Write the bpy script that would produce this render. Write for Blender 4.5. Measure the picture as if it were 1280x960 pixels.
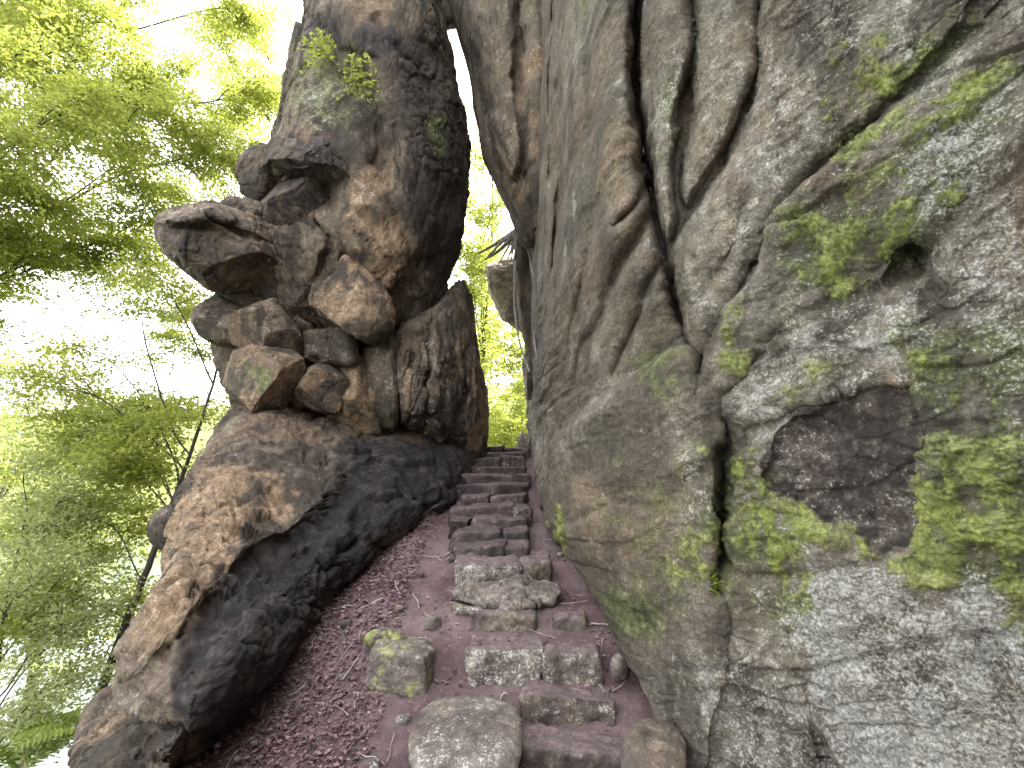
import bpy, math, random
import numpy as np
random.seed(7)
rng = np.random.default_rng(7)
for o in list(bpy.data.objects):
    bpy.data.objects.remove(o, do_unlink=True)
scene = bpy.context.scene
COL = scene.collection

# ------------------------------------------------------------------ camera
F = 640.0                       # focal length in photograph pixels (1280 wide)
PITCH = math.atan(100.0 / 640.0)
CP, SP = math.cos(PITCH), math.sin(PITCH)
EYE = np.array([0.0, 0.0, 1.7])
cam = bpy.data.cameras.new('camera')
cam.sensor_width = 36.0
cam.lens = 18.0
cam.clip_start = 0.05
cam.clip_end = 2000.0
cam_o = bpy.data.objects.new('camera', cam)
COL.objects.link(cam_o)
cam_o.location = EYE
cam_o.rotation_euler = (math.pi / 2 + PITCH, 0, 0)
scene.camera = cam_o

# ------------------------------------------------------------------ light
SUN_AZ = math.radians(48)       # from +Y towards +X : behind the cliff
SUN_EL = math.radians(57)
world = bpy.data.worlds.new('World')
scene.world = world
world.use_nodes = True
wn, wl = world.node_tree.nodes, world.node_tree.links
wn.clear()
sky = wn.new('ShaderNodeTexSky')
sky.sky_type = 'NISHITA'
sky.sun_disc = False
sky.sun_elevation = SUN_EL
sky.sun_rotation = SUN_AZ
sky.dust_density = 4.0
sky.air_density = 1.0
sky.ozone_density = 1.0
hs = wn.new('ShaderNodeHueSaturation')
hs.inputs['Saturation'].default_value = 0.12
bg = wn.new('ShaderNodeBackground')
bg.inputs['Strength'].default_value = 0.15
wo = wn.new('ShaderNodeOutputWorld')
wl.new(sky.outputs[0], hs.inputs['Color'])
wl.new(hs.outputs[0], bg.inputs['Color'])
wl.new(bg.outputs[0], wo.inputs['Surface'])
sun = bpy.data.lights.new('sun', 'SUN')
sun.energy = 2.2
sun.angle = math.radians(0.6)
sun.color = (1.0, 0.95, 0.86)
sun_o = bpy.data.objects.new('sun', sun)
COL.objects.link(sun_o)
from mathutils import Vector
sd = Vector((math.sin(SUN_AZ) * math.cos(SUN_EL), math.cos(SUN_AZ) * math.cos(SUN_EL), math.sin(SUN_EL)))
sun_o.rotation_euler = (-sd).to_track_quat('-Z', 'Y').to_euler()
sun_o.location = (10, 20, 30)
scene.view_settings.view_transform = 'Standard'
scene.view_settings.look = 'None'
scene.view_settings.exposure = 3.15
scene.view_settings.gamma = 1.0
scene.view_settings.use_curve_mapping = False
scene.render.engine = 'CYCLES'
scene.cycles.max_bounces = 5
scene.cycles.diffuse_bounces = 2
scene.cycles.transmission_bounces = 4

# ------------------------------------------------------------------ pixel <-> world
def unproj(px, py, d):
    """photograph pixel and forward distance (world Y) -> world point(s)"""
    px = np.asarray(px, float); py = np.asarray(py, float); d = np.asarray(d, float)
    u = (px - 640.0) / F
    v = (480.0 - py) / F
    yf = CP - SP * v
    zf = SP + CP * v
    s = d / yf
    return np.stack([EYE[0] + u * s, EYE[1] + d + 0 * u, EYE[2] + zf * s], -1)

def proj(P):
    x = P[..., 0] - EYE[0]; y = P[..., 1] - EYE[1]; z = P[..., 2] - EYE[2]
    f = y * CP + z * SP
    v = -y * SP + z * CP
    return 640 + F * x / f, 480 - F * v / f

def z_at(py, d):
    return float(unproj(640, py, d)[2])

# ------------------------------------------------------------------ noise (numpy)
_T = np.random.default_rng(11).random(4096).astype(np.float32) * 2 - 1
def vnoise(P, seed=0):
    P = P.astype(np.float32)
    I = np.floor(P).astype(np.int64)
    f = (P - I).astype(np.float32)
    f = f * f * f * (f * (f * 6 - 15) + 10)
    x0, y0, z0 = I[:, 0], I[:, 1], I[:, 2]
    def h(a, b, c):
        return _T[((a * 73856093) ^ (b * 19349663) ^ (c * 83492791) ^ (seed * 2654435)) % 4093]
    fx, fy, fz = f[:, 0], f[:, 1], f[:, 2]
    a = h(x0, y0, z0) * (1 - fx) + h(x0 + 1, y0, z0) * fx
    b = h(x0, y0 + 1, z0) * (1 - fx) + h(x0 + 1, y0 + 1, z0) * fx
    c = h(x0, y0, z0 + 1) * (1 - fx) + h(x0 + 1, y0, z0 + 1) * fx
    d = h(x0, y0 + 1, z0 + 1) * (1 - fx) + h(x0 + 1, y0 + 1, z0 + 1) * fx
    return (a * (1 - fy) + b * fy) * (1 - fz) + (c * (1 - fy) + d * fy) * fz

ROT = np.array([[0.36, 0.48, -0.8], [-0.8, 0.6, 0.0], [0.48, 0.64, 0.6]], np.float32)
def fbm(P, freq, octv=5, gain=0.5, seed=0, ridged=False):
    out = np.zeros(len(P), np.float32)
    a = 1.0; tot = 0
    Q = (P * freq).astype(np.float32)
    for k in range(octv):
        n = vnoise(Q, seed + k)
        if ridged:
            n = 1 - 2 * np.abs(n)
        out += a * n
        tot += a
        a *= gain
        Q = (Q @ ROT.T) * 2.03 + 3.7
    return out / tot

def worley(P, seed=0):
    P = P.astype(np.float32)
    I = np.floor(P).astype(np.int64)
    f1 = np.full(len(P), 9.0, np.float32); f2 = f1.copy(); val = np.zeros(len(P), np.float32)
    for dx in (-1, 0, 1):
        for dy in (-1, 0, 1):
            for dz in (-1, 0, 1):
                a, b, c = I[:, 0] + dx, I[:, 1] + dy, I[:, 2] + dz
                h = ((a * 73856093) ^ (b * 19349663) ^ (c * 83492791) ^ (seed * 2654435)) % 4093
                q0 = a + 0.5 + 0.45 * _T[h] - P[:, 0]; q1 = b + 0.5 + 0.45 * _T[(h * 7 + 13) % 4093] - P[:, 1]; q2 = c + 0.5 + 0.45 * _T[(h * 31 + 71) % 4093] - P[:, 2]
                d = q0 * q0 + q1 * q1 + q2 * q2
                nearer = d < f1
                f2 = np.where(nearer, f1, np.minimum(f2, d))
                val = np.where(nearer, _T[(h * 53 + 5) % 4093], val)
                f1 = np.where(nearer, d, f1)
    return np.sqrt(f1), np.sqrt(f2), val

def plates(V, freq, amp, crack, seed, warp=0.35):
    """fractured slabs: each cell sits a little higher or lower than its neighbours, with open joints between"""
    W = np.stack([fbm(V, freq * 1.1, 3, 0.55, seed + k) for k in (1, 2, 3)], 1)
    f1, f2, val = worley(V * freq + W * warp * 1.6, seed)
    e = np.clip((f2 - f1), 0, 1)
    m = np.clip(vnoise(V * freq * 0.5, seed + 9) + 0.45, 0, 1)
    tl = 0.5 * vnoise(V * freq * 0.9, seed + 11)
    t = np.clip(e / 0.16, 0, 1); t = t * t * (3 - 2 * t)
    return (amp * (val + tl) * t - crack * np.exp(-(e / 0.045) ** 2)) * m

def lerp(a, b, f):
    return a * (1 - f[:, None]) + np.asarray(b)[None] * f[:, None] if np.ndim(b) == 1 else a * (1 - f[:, None]) + b * f[:, None]

PAL = {
    'cliff': ((0.125, 0.108, 0.084), (0.3, 0.268, 0.213), (0.48, 0.455, 0.39), (0.285, 0.212, 0.14)),
    'painted_shade': ((0.045, 0.033, 0.033), (0.1, 0.073, 0.07), (0.17, 0.128, 0.12), (0.12, 0.08, 0.07)),  # upper steps: darker palette with the gap's shade painted in
    'pillar': ((0.065, 0.052, 0.04), (0.16, 0.125, 0.092), (0.24, 0.195, 0.148), (0.23, 0.16, 0.098)),
    'tower': ((0.075, 0.06, 0.048), (0.195, 0.15, 0.112), (0.34, 0.28, 0.215), (0.29, 0.2, 0.125)),
    'step': ((0.115, 0.092, 0.086), (0.21, 0.175, 0.155), (0.32, 0.28, 0.24), (0.24, 0.18, 0.12)),
}
def rock_color(V, ms, pal, seed=0):
    cd, cm, cl, warm = [np.array(c) for c in PAL[pal]]
    n = len(V)
    z = np.zeros(n, np.float32)
    g = lambda k: ms.get(k, z)
    S = lambda a, b, x: sstep(a, b, x)
    n1 = fbm(V, 0.8, 4, 0.55, seed + 201)
    n2 = fbm(V * np.array([1.3, 1.3, 0.8]), 2.7, 6, 0.62, seed + 211)
    n3 = fbm(V, 9.0, 6, 0.68, seed + 221)
    n4 = fbm(V, 27.0, 4, 0.7, seed + 231)
    st = fbm(V * np.array([3.2, 3.2, 0.35]), 1.8, 4, 0.6, seed + 241)
    col = np.repeat(cd[None], n, 0)
    col = lerp(col, cm, S(-0.32, 0.22, n2 + 0.6 * n1))
    col = lerp(col, cl, 0.75 * S(0.02, 0.5, n3 * 0.9 + n2 * 0.5 + 0.2 * n1))
    col = lerp(col, warm, 0.5 * S(0.05, 0.45, fbm(V, 1.5, 4, 0.6, seed + 251)))
    col = lerp(col, cd * 0.55, 0.7 * S(0.12, 0.42, st))
    tt = g('tan') + 0.9 * n2 + 0.25 * n3
    col = lerp(col, lerp(np.repeat(warm[None], n, 0), warm * 1.45, S(-0.2, 0.4, n3)), 0.9 * S(0.3, 0.75, tt) * S(0.02, 0.2, g('tan')))
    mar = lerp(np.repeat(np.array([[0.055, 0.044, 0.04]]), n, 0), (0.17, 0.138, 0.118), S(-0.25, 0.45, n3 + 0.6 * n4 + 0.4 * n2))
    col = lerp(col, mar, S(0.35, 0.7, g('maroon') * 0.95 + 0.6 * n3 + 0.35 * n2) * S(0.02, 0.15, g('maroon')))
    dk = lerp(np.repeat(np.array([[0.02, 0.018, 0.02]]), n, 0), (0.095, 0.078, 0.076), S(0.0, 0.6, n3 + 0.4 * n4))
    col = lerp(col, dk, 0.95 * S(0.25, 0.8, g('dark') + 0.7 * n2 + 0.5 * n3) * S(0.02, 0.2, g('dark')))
    gr = lerp(np.repeat(np.array([[0.07, 0.083, 0.034]]), n, 0), (0.2, 0.222, 0.088), S(-0.25, 0.35, n3 + 0.5 * n4))
    col = lerp(col, gr, 0.85 * S(0.15, 0.8, g('green') + 0.8 * n3 + 0.5 * n2) * S(0.02, 0.25, g('green')))
    L = g('lichen')
    lf = 0.5 * n3 + 0.35 * n4 + 0.45 * n2 + 0.9 * L - 0.45 * np.maximum(g('dark'), 0.45 * g('maroon')) - 0.12
    # moss
    mo = lerp(np.repeat(np.array([[0.11, 0.145, 0.026]]), n, 0), (0.33, 0.38, 0.085), S(-0.35, 0.25, n3 + 0.5 * n2 + 0.3 * n4))
    mo = lerp(mo, (0.42, 0.44, 0.2), 0.8 * S(0.1, 0.55, n4 + 0.6 * n3))
    M = g('moss')
    mf = 0.86 * S(0.24, 0.88, M * 0.92 + 0.95 * n3 + 0.6 * n4 + 0.55 * n2) * S(0.02, 0.25, M)
    col = lerp(col, mo, mf)
    global LAST_MF
    LAST_MF = mf * (0.55 + 0.45 * np.clip(n3 * 2 + n4, -1, 1))
    out = np.concatenate([np.clip(col, 0.005, 0.8), np.clip(0.5 + 0.5 * (lf - 0.9 * mf), 0, 1)[:, None]], 1)
    return out.astype(np.float32)

# ------------------------------------------------------------------ pixel-space features
def chaikin(pts, it=2):
    p = np.asarray(pts, float)
    for _ in range(it):
        q = np.roll(p, -1, 0)
        p = np.stack([p * 0.75 + q * 0.25, p * 0.25 + q * 0.75], 1).reshape(-1, 2)
    return p

def seg_dist(x, y, pts, closed):
    pts = np.asarray(pts, float)
    n = len(pts)
    best = np.full(x.shape, 1e9)
    for i in range(n if closed else n - 1):
        ax, ay = pts[i]; bx, by = pts[(i + 1) % n]
        dx, dy = bx - ax, by - ay
        L = dx * dx + dy * dy + 1e-9
        t = np.clip(((x - ax) * dx + (y - ay) * dy) / L, 0, 1)
        d = (x - ax - t * dx) ** 2 + (y - ay - t * dy) ** 2
        np.minimum(best, d, out=best)
    return np.sqrt(best)

def inside(x, y, pts):
    pts = np.asarray(pts, float)
    r = np.zeros(x.shape, bool)
    n = len(pts)
    for i in range(n):
        ax, ay = pts[i]; bx, by = pts[(i + 1) % n]
        if ay == by:
            continue
        c = ((ay > y) != (by > y)) & (x < (bx - ax) * (y - ay) / (by - ay) + ax)
        r ^= c
    return r

def poly_sd(x, y, pts, margin=60):
    """signed distance (inside positive), only near the polygon"""
    pts = np.asarray(pts, float)
    out = np.full(x.shape, -1e3)
    lo = pts.min(0) - margin; hi = pts.max(0) + margin
    m = (x > lo[0]) & (x < hi[0]) & (y > lo[1]) & (y < hi[1])
    if m.any():
        xs, ys = x[m], y[m]
        d = seg_dist(xs, ys, pts, True)
        out[m] = np.where(inside(xs, ys, pts), d, -d)
    return out

def line_d(x, y, pts, margin=60):
    pts = np.asarray(pts, float)
    out = np.full(x.shape, 1e3)
    lo = pts.min(0) - margin; hi = pts.max(0) + margin
    m = (x > lo[0]) & (x < hi[0]) & (y > lo[1]) & (y < hi[1])
    if m.any():
        out[m] = seg_dist(x[m], y[m], pts, False)
    return out

def sstep(a, b, x):
    t = np.clip((x - a) / (b - a), 0, 1)
    return t * t * (3 - 2 * t)

def relief(x, y, lobes=(), cracks=()):
    h = np.zeros(x.shape)
    for L in lobes:
        pts = chaikin(L['p'], 1)
        sdv = poly_sd(x, y, pts, 5)
        R = L.get('R', 30); H = L.get('H', 0.2); b = L.get('b', 0.0)
        t = np.clip(sdv / R, 0, 1)
        hh = np.where(sdv > 0, b + H * (0.55 * np.sqrt(np.clip(1 - (1 - t) ** 2, 0, 1)) + 0.45 * np.clip(sdv / (R * 0.22), 0, 1)), 0)
        if 'line' in L:
            hh = hh * np.clip(line_d(x, y, L['line'], 400) / L['lr'], 0.12, 1)
        h = np.maximum(h, hh)
    for pts, w, dep in cracks:
        d = line_d(x, y, pts, 6 * w + 4)
        h -= dep * np.exp(-(d / w) ** 2)
    return h

def masks(x, y, spec, n):
    """spec: name -> list of (polygon, softness px, strength)"""
    out = {}
    for k, items in spec.items():
        m = np.zeros(x.shape)
        for pts, soft, st in items:
            sdv = poly_sd(x, y, pts, soft * 2 + 5)
            m = np.maximum(m, st * sstep(-soft, soft, sdv))
        out[k] = m
    return out

# ------------------------------------------------------------------ mesh helpers
def mesh_np(name, V, Fq, mat=None, parent=None, origin=None, attrs=None, smooth=True, uvless=True):
    V = np.asarray(V, np.float32)
    Fq = np.asarray(Fq, np.int32)
    if origin is not None:
        V = V - np.asarray(origin, np.float32)
    me = bpy.data.meshes.new(name)
    k = Fq.shape[1]
    me.vertices.add(len(V)); me.loops.add(Fq.size); me.polygons.add(len(Fq))
    me.vertices.foreach_set('co', V.ravel())
    me.polygons.foreach_set('loop_start', np.arange(0, Fq.size, k, dtype=np.int32))
    me.loops.foreach_set('vertex_index', Fq.ravel())
    me.polygons.foreach_set('use_smooth', np.full(len(Fq), smooth))
    if attrs:
        for an, arr in attrs.items():
            a = me.color_attributes.new(an, 'FLOAT_COLOR', 'POINT')
            c = np.ones((len(V), 4), np.float32)
            c[:, :arr.shape[1]] = arr
            a.data.foreach_set('color', c.ravel())
    me.update(calc_edges=True)
    if mat:
        me.materials.append(mat)
    o = bpy.data.objects.new(name, me)
    COL.objects.link(o)
    if parent is not None:
        o.parent = parent
    elif origin is not None:
        o.location = origin
    return o

def vnormals(V, Fq):
    a, b, c, d = (V[Fq[:, i]] for i in range(4))
    n = np.cross(c - a, d - b)
    out = np.zeros_like(V)
    for i in range(4):
        for k in range(3):
            out[:, k] += np.bincount(Fq[:, i], n[:, k], len(V))
    return out / (np.linalg.norm(out, axis=1, keepdims=True) + 1e-9)

def tag(o, label=None, cat=None, group=None, kind=None):
    if label: o['label'] = label
    if cat: o['category'] = cat
    if group: o['group'] = group
    if kind: o['kind'] = kind
    return o

def empty(name, loc, label, cat, group=None):
    o = bpy.data.objects.new(name, None)
    o.empty_display_size = 0.2
    COL.objects.link(o)
    o.location = loc
    return tag(o, label, cat, group)

def tube_np(path, rad, seg=7):
    """tube along a polyline -> V, F quads"""
    P = np.asarray(path, float); n = len(P)
    r = np.asarray(rad, float) * np.ones(n)
    T = np.gradient(P, axis=0)
    T /= np.linalg.norm(T, axis=1, keepdims=True) + 1e-9
    up = np.array([0.31, 0.2, 0.93])
    A = np.cross(T, up); A /= np.linalg.norm(A, axis=1, keepdims=True) + 1e-9
    B = np.cross(T, A)
    th = np.linspace(0, 2 * math.pi, seg, endpoint=False)
    V = P[:, None] + r[:, None, None] * (np.cos(th)[None, :, None] * A[:, None] + np.sin(th)[None, :, None] * B[:, None])
    V = V.reshape(-1, 3)
    i, j = np.meshgrid(np.arange(n - 1), np.arange(seg), indexing='ij')
    j2 = (j + 1) % seg
    Fq = np.stack([i * seg + j, (i + 1) * seg + j, (i + 1) * seg + j2, i * seg + j2], -1).reshape(-1, 4)
    return V, Fq

def join_np(parts):
    Vs, Fs, k = [], [], 0
    for V, Fq in parts:
        Vs.append(V); Fs.append(Fq + k); k += len(V)
    return np.concatenate(Vs), np.concatenate(Fs)

def smooth_path(pts, n=24):
    p = np.asarray(pts, float)
    m = len(p)
    t = np.linspace(0, m - 1, n)
    out = []
    for q in t:
        i = min(int(q), m - 2); f = q - i
        p0 = p[max(i - 1, 0)]; p1 = p[i]; p2 = p[i + 1]; p3 = p[min(i + 2, m - 1)]
        out.append(0.5 * (2 * p1 + (p2 - p0) * f + (2 * p0 - 5 * p1 + 4 * p2 - p3) * f * f + (3 * p1 - p0 - 3 * p2 + p3) * f ** 3))
    return np.array(out)

# ------------------------------------------------------------------ materials
class NT:
    def __init__(s, name):
        s.m = bpy.data.materials.new(name); s.m.use_nodes = True
        s.n = s.m.node_tree.nodes; s.l = s.m.node_tree.links; s.n.clear()
        s.out = s.n.new('ShaderNodeOutputMaterial')
    def node(s, t, **kw):
        x = s.n.new(t)
        for k, v in kw.items(): setattr(x, k, v)
        return x
    def put(s, sock, v):
        if isinstance(v, bpy.types.NodeSocket): s.l.new(v, sock)
        else: sock.default_value = v
    def noise(s, vec, scale, detail=6, rough=0.6, dist=0.0):
        x = s.node('ShaderNodeTexNoise'); s.put(x.inputs['Vector'], vec)
        x.inputs['Scale'].default_value = scale; x.inputs['Detail'].default_value = detail
        x.inputs['Roughness'].default_value = rough; x.inputs['Distortion'].default_value = dist
        return x.outputs['Fac']
    def math(s, op, a, b=0.0, c=None, clamp=False):
        x = s.node('ShaderNodeMath', operation=op); x.use_clamp = clamp
        s.put(x.inputs[0], a); s.put(x.inputs[1], b)
        if c is not None: s.put(x.inputs[2], c)
        return x.outputs[0]
    def ramp01(s, v, a, b):
        x = s.node('ShaderNodeMapRange'); x.interpolation_type = 'SMOOTHSTEP'
        s.put(x.inputs[0], v); x.inputs[1].default_value = a; x.inputs[2].default_value = b
        return x.outputs[0]
    def mix(s, f, a, b, mode='MIX'):
        x = s.node('ShaderNodeMix', data_type='RGBA', blend_type=mode)
        s.put(x.inputs[0], f)
        s.put(x.inputs[6], a if isinstance(a, bpy.types.NodeSocket) else (*a, 1))
        s.put(x.inputs[7], b if isinstance(b, bpy.types.NodeSocket) else (*b, 1))
        return x.outputs[2]
    def pos(s, stretch=None):
        g = s.node('ShaderNodeNewGeometry').outputs['Position']
        if stretch:
            m = s.node('ShaderNodeMapping'); s.l.new(g, m.inputs[0]); m.inputs['Scale'].default_value = stretch
            return m.outputs[0]
        return g

def rock_material(name, bump=0.6, cell=26):
    t = NT(name)
    P = t.pos()
    at = t.node('ShaderNodeVertexColor', layer_name='col')
    na = t.noise(P, 17, 7, 0.74)
    nb = t.noise(P, 75, 3, 0.75)
    vo = t.node('ShaderNodeTexVoronoi', feature='DISTANCE_TO_EDGE'); vo.inputs['Scale'].default_value = cell
    wv = t.node('ShaderNodeVectorMath', operation='MULTIPLY_ADD')
    nv = t.node('ShaderNodeTexNoise'); nv.inputs['Scale'].default_value = 9; nv.inputs['Detail'].default_value = 1; t.l.new(P, nv.inputs['Vector'])
    t.l.new(nv.outputs['Color'], wv.inputs[0]); wv.inputs[1].default_value = (0.16, 0.16, 0.16); t.l.new(P, wv.inputs[2])
    t.l.new(wv.outputs[0], vo.inputs['Vector'])
    edge = t.ramp01(vo.outputs['Distance'], 0.0, 0.16)
    edge = t.math('MAXIMUM', edge, t.ramp01(na, 0.5, 0.42))
    fld = t.math('MULTIPLY_ADD', at.outputs['Alpha'], 2.0, -1.0)
    gsum = t.math('ADD', t.math('MULTIPLY', t.math('SUBTRACT', na, 0.5), 1.6), t.math('MULTIPLY', t.math('SUBTRACT', nb, 0.5), 2.4))
    lk = t.ramp01(t.math('ADD', fld, gsum), 0.26, 0.72)
    gr = t.node('ShaderNodeMapRange'); t.l.new(t.math('ADD', t.math('MULTIPLY', na, 0.65), t.math('MULTIPLY', nb, 0.35)), gr.inputs[0])
    gr.inputs[1].default_value = 0.34; gr.inputs[2].default_value = 0.66; gr.inputs[3].default_value = 0.36; gr.inputs[4].default_value = 1.68
    gcol = t.node('ShaderNodeCombineColor')
    for i in range(3): t.l.new(gr.outputs[0], gcol.inputs[i])
    col = t.mix(t.math('MULTIPLY', lk, 0.85), at.outputs[0], t.mix(t.ramp01(nb, 0.35, 0.65), (0.33, 0.325, 0.29), (0.56, 0.55, 0.515)))
    col = t.mix(1.0, col, gcol.outputs[0], 'MULTIPLY')
    col = t.mix(t.math('MULTIPLY_ADD', edge, -0.42, 0.42), col, (0.05, 0.045, 0.038))
    b = t.node('ShaderNodeBsdfPrincipled')
    t.l.new(col, b.inputs['Base Color'])
    b.inputs['Roughness'].default_value = 0.85
    b.inputs['Specular IOR Level'].default_value = 0.3
    bu = t.node('ShaderNodeBump'); bu.inputs['Strength'].default_value = bump; bu.inputs['Distance'].default_value = 0.05
    t.l.new(na, bu.inputs['Height'])
    t.l.new(bu.outputs[0], b.inputs['Normal'])
    t.l.new(b.outputs[0], t.out.inputs[0])
    return t.m

M_cliff = rock_material('cliff_rock', 0.95, 24)
M_pillar = rock_material('pillar_rock', 0.5)
M_tower = rock_material('tower_rock', 0.85, 14)
M_step = rock_material('worn_step_stone', 0.5, 9)
M_step_shade = rock_material('shade_painted_step_stone', 0.5, 9)  # same stone with the shade of the gap put into its colour
PALOF = {'shade_painted_step_stone': 'painted_shade', 'pillar_rock': 'pillar', 'cliff_rock': 'cliff', 'tower_rock': 'tower', 'worn_step_stone': 'step'}

def simple_mat(name, c1, c2, scale=5, rough=0.9, bump=0.3, stretch=None):
    t = NT(name)
    P = t.pos(stretch)
    n = t.noise(P, scale, 7, 0.65)
    col = t.mix(t.ramp01(n, 0.35, 0.68), c1, c2)
    b = t.node('ShaderNodeBsdfPrincipled')
    t.l.new(col, b.inputs['Base Color']); b.inputs['Roughness'].default_value = rough
    b.inputs['Specular IOR Level'].default_value = 0.2
    bu = t.node('ShaderNodeBump'); bu.inputs['Strength'].default_value = bump; bu.inputs['Distance'].default_value = 0.02
    t.l.new(n, bu.inputs['Height']); t.l.new(bu.outputs[0], b.inputs['Normal'])
    t.l.new(b.outputs[0], t.out.inputs[0])
    return t.m

def soil_material():
    t = NT('soil')
    P = t.pos()
    a = t.noise(P, 1.6, 6, 0.6); b_ = t.noise(P, 16, 8, 0.7); c = t.noise(P, 70, 5, 0.7)
    col = t.mix(t.ramp01(a, 0.38, 0.66), (0.128, 0.084, 0.088), (0.23, 0.168, 0.17))
    col = t.mix(t.math('MULTIPLY', t.ramp01(b_, 0.5, 0.72), 0.6), col, (0.33, 0.24, 0.25))
    col = t.mix(t.math('MULTIPLY', t.ramp01(c, 0.5, 0.3), 0.5), col, (0.05, 0.034, 0.036))
    # grassy, mossy earth away from the path
    at = t.node('ShaderNodeVertexColor', layer_name='ma')
    sa = t.node('ShaderNodeSeparateColor'); t.l.new(at.outputs[0], sa.inputs[0])
    col = t.mix(sa.outputs[0], col, t.mix(b_, (0.05, 0.07, 0.02), (0.12, 0.12, 0.05)))
    b = t.node('ShaderNodeBsdfPrincipled'); t.l.new(col, b.inputs['Base Color'])
    b.inputs['Roughness'].default_value = 0.95; b.inputs['Specular IOR Level'].default_value = 0.15
    h = t.math('ADD', t.math('MULTIPLY', b_, 0.8), t.math('MULTIPLY', c, 0.35))
    bu = t.node('ShaderNodeBump'); bu.inputs['Strength'].default_value = 0.7; bu.inputs['Distance'].default_value = 0.04
    t.l.new(h, bu.inputs['Height']); t.l.new(bu.outputs[0], b.inputs['Normal'])
    t.l.new(b.outputs[0], t.out.inputs[0])
    return t.m
M_soil = soil_material()
M_bark = simple_mat('bark', (0.035, 0.03, 0.026), (0.095, 0.083, 0.07), 9, 0.9, 0.6, (1, 1, 0.35))
M_root = simple_mat('pale_root', (0.28, 0.24, 0.22), (0.58, 0.53, 0.5), 14, 0.85, 0.5, (1, 1, 0.4))

def leaf_material(name, c1, c2, trans=0.5):
    t = NT(name)
    at = t.node('ShaderNodeVertexColor', layer_name='tint')
    sa = t.node('ShaderNodeSeparateColor'); t.l.new(at.outputs[0], sa.inputs[0])
    col = t.mix(sa.outputs[0], c1, c2)
    d = t.node('ShaderNodeBsdfDiffuse'); t.l.new(col, d.inputs[0])
    tr = t.node('ShaderNodeBsdfTranslucent'); t.l.new(col, tr.inputs[0])
    g = t.node('ShaderNodeBsdfGlossy'); g.inputs['Roughness'].default_value = 0.45
    mx = t.node('ShaderNodeMixShader'); mx.inputs[0].default_value = trans
    t.l.new(d.outputs[0], mx.inputs[1]); t.l.new(tr.outputs[0], mx.inputs[2])
    m2 = t.node('ShaderNodeMixShader'); m2.inputs[0].default_value = 0.04
    t.l.new(mx.outputs[0], m2.inputs[1]); t.l.new(g.outputs[0], m2.inputs[2])
    t.l.new(m2.outputs[0], t.out.inputs[0])
    return t.m
M_leaf = leaf_material('beech_leaf', (0.2, 0.25, 0.04), (0.45, 0.48, 0.1), 0.68)
M_leaf2 = leaf_material('haze_pale_leaf', (0.24, 0.28, 0.09), (0.5, 0.54, 0.24), 0.66)  # paler copy; bright haze over the low trees painted into the leaves
M_litter = leaf_material('dead_leaf', (0.095, 0.05, 0.056), (0.44, 0.29, 0.3), 0.1)
M_fern = leaf_material('fern_leaf', (0.14, 0.2, 0.03), (0.28, 0.36, 0.06), 0.45)

# ------------------------------------------------------------------ ground
GY = np.array([-6, 0, 2.5, 3.1, 3.6, 4.0, 4.5, 5.25, 6.0, 6.8, 7.6, 8.4, 8.9, 10, 13, 16, 22, 40])
GZ = np.array([-0.4, -0.1, -0.05, 0.05, 0.27, 0.48, 0.7, 0.92, 1.1, 1.33, 1.55, 1.8, 1.93, 1.98, 1.9, 1.2, 0.5, 1.0])
# trodden earth on the lower treads: (front distance of the step, top pixel row)
TREADS = [(3.1, 938), (3.36, 876), (3.6, 811), (3.95, 765), (4.5, 704)]
SY = [0.0]; SZ = [-0.08]
for (td, tpy), nx in zip(TREADS, TREADS[1:] + [(4.9, 0)]):
    tz = z_at(tpy, td)
    SY += [td + 0.03, td + 0.13, nx[0] + 0.0]; SZ += [SZ[-1], tz - 0.01, tz + 0.012]
WATER = -9.0
def gz(x, y):
    x = np.asarray(x, float); y = np.asarray(y, float)
    base = np.interp(y, GY, GZ)
    base = base - 0.09 * sstep(-0.95, -0.75, x) * sstep(4.8, 5.1, y) * sstep(9.2, 8.8, y)
    onstep = sstep(-0.75, -0.5, x) * sstep(5.0, 4.7, y)
    base = base * (1 - onstep) + np.interp(y, SY, SZ) * onstep
    bank = -0.3 * sstep(-0.8, -2.2, x) * sstep(2.0, 4.0, y) * sstep(11, 8, y)
    edge = -2.3 - 0.12 * np.clip(y - 3, -3, 5)
    d = np.clip(edge - x, 0, None)
    drop = 13.0 * (1 - np.exp(-d * 1.5 / 13.0)) + 0.1 * d
    z = base + bank - drop
    # behind the stairs the valley side falls off to the left as well
    return np.where(x < -30, np.maximum(z, -30), z)

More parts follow.
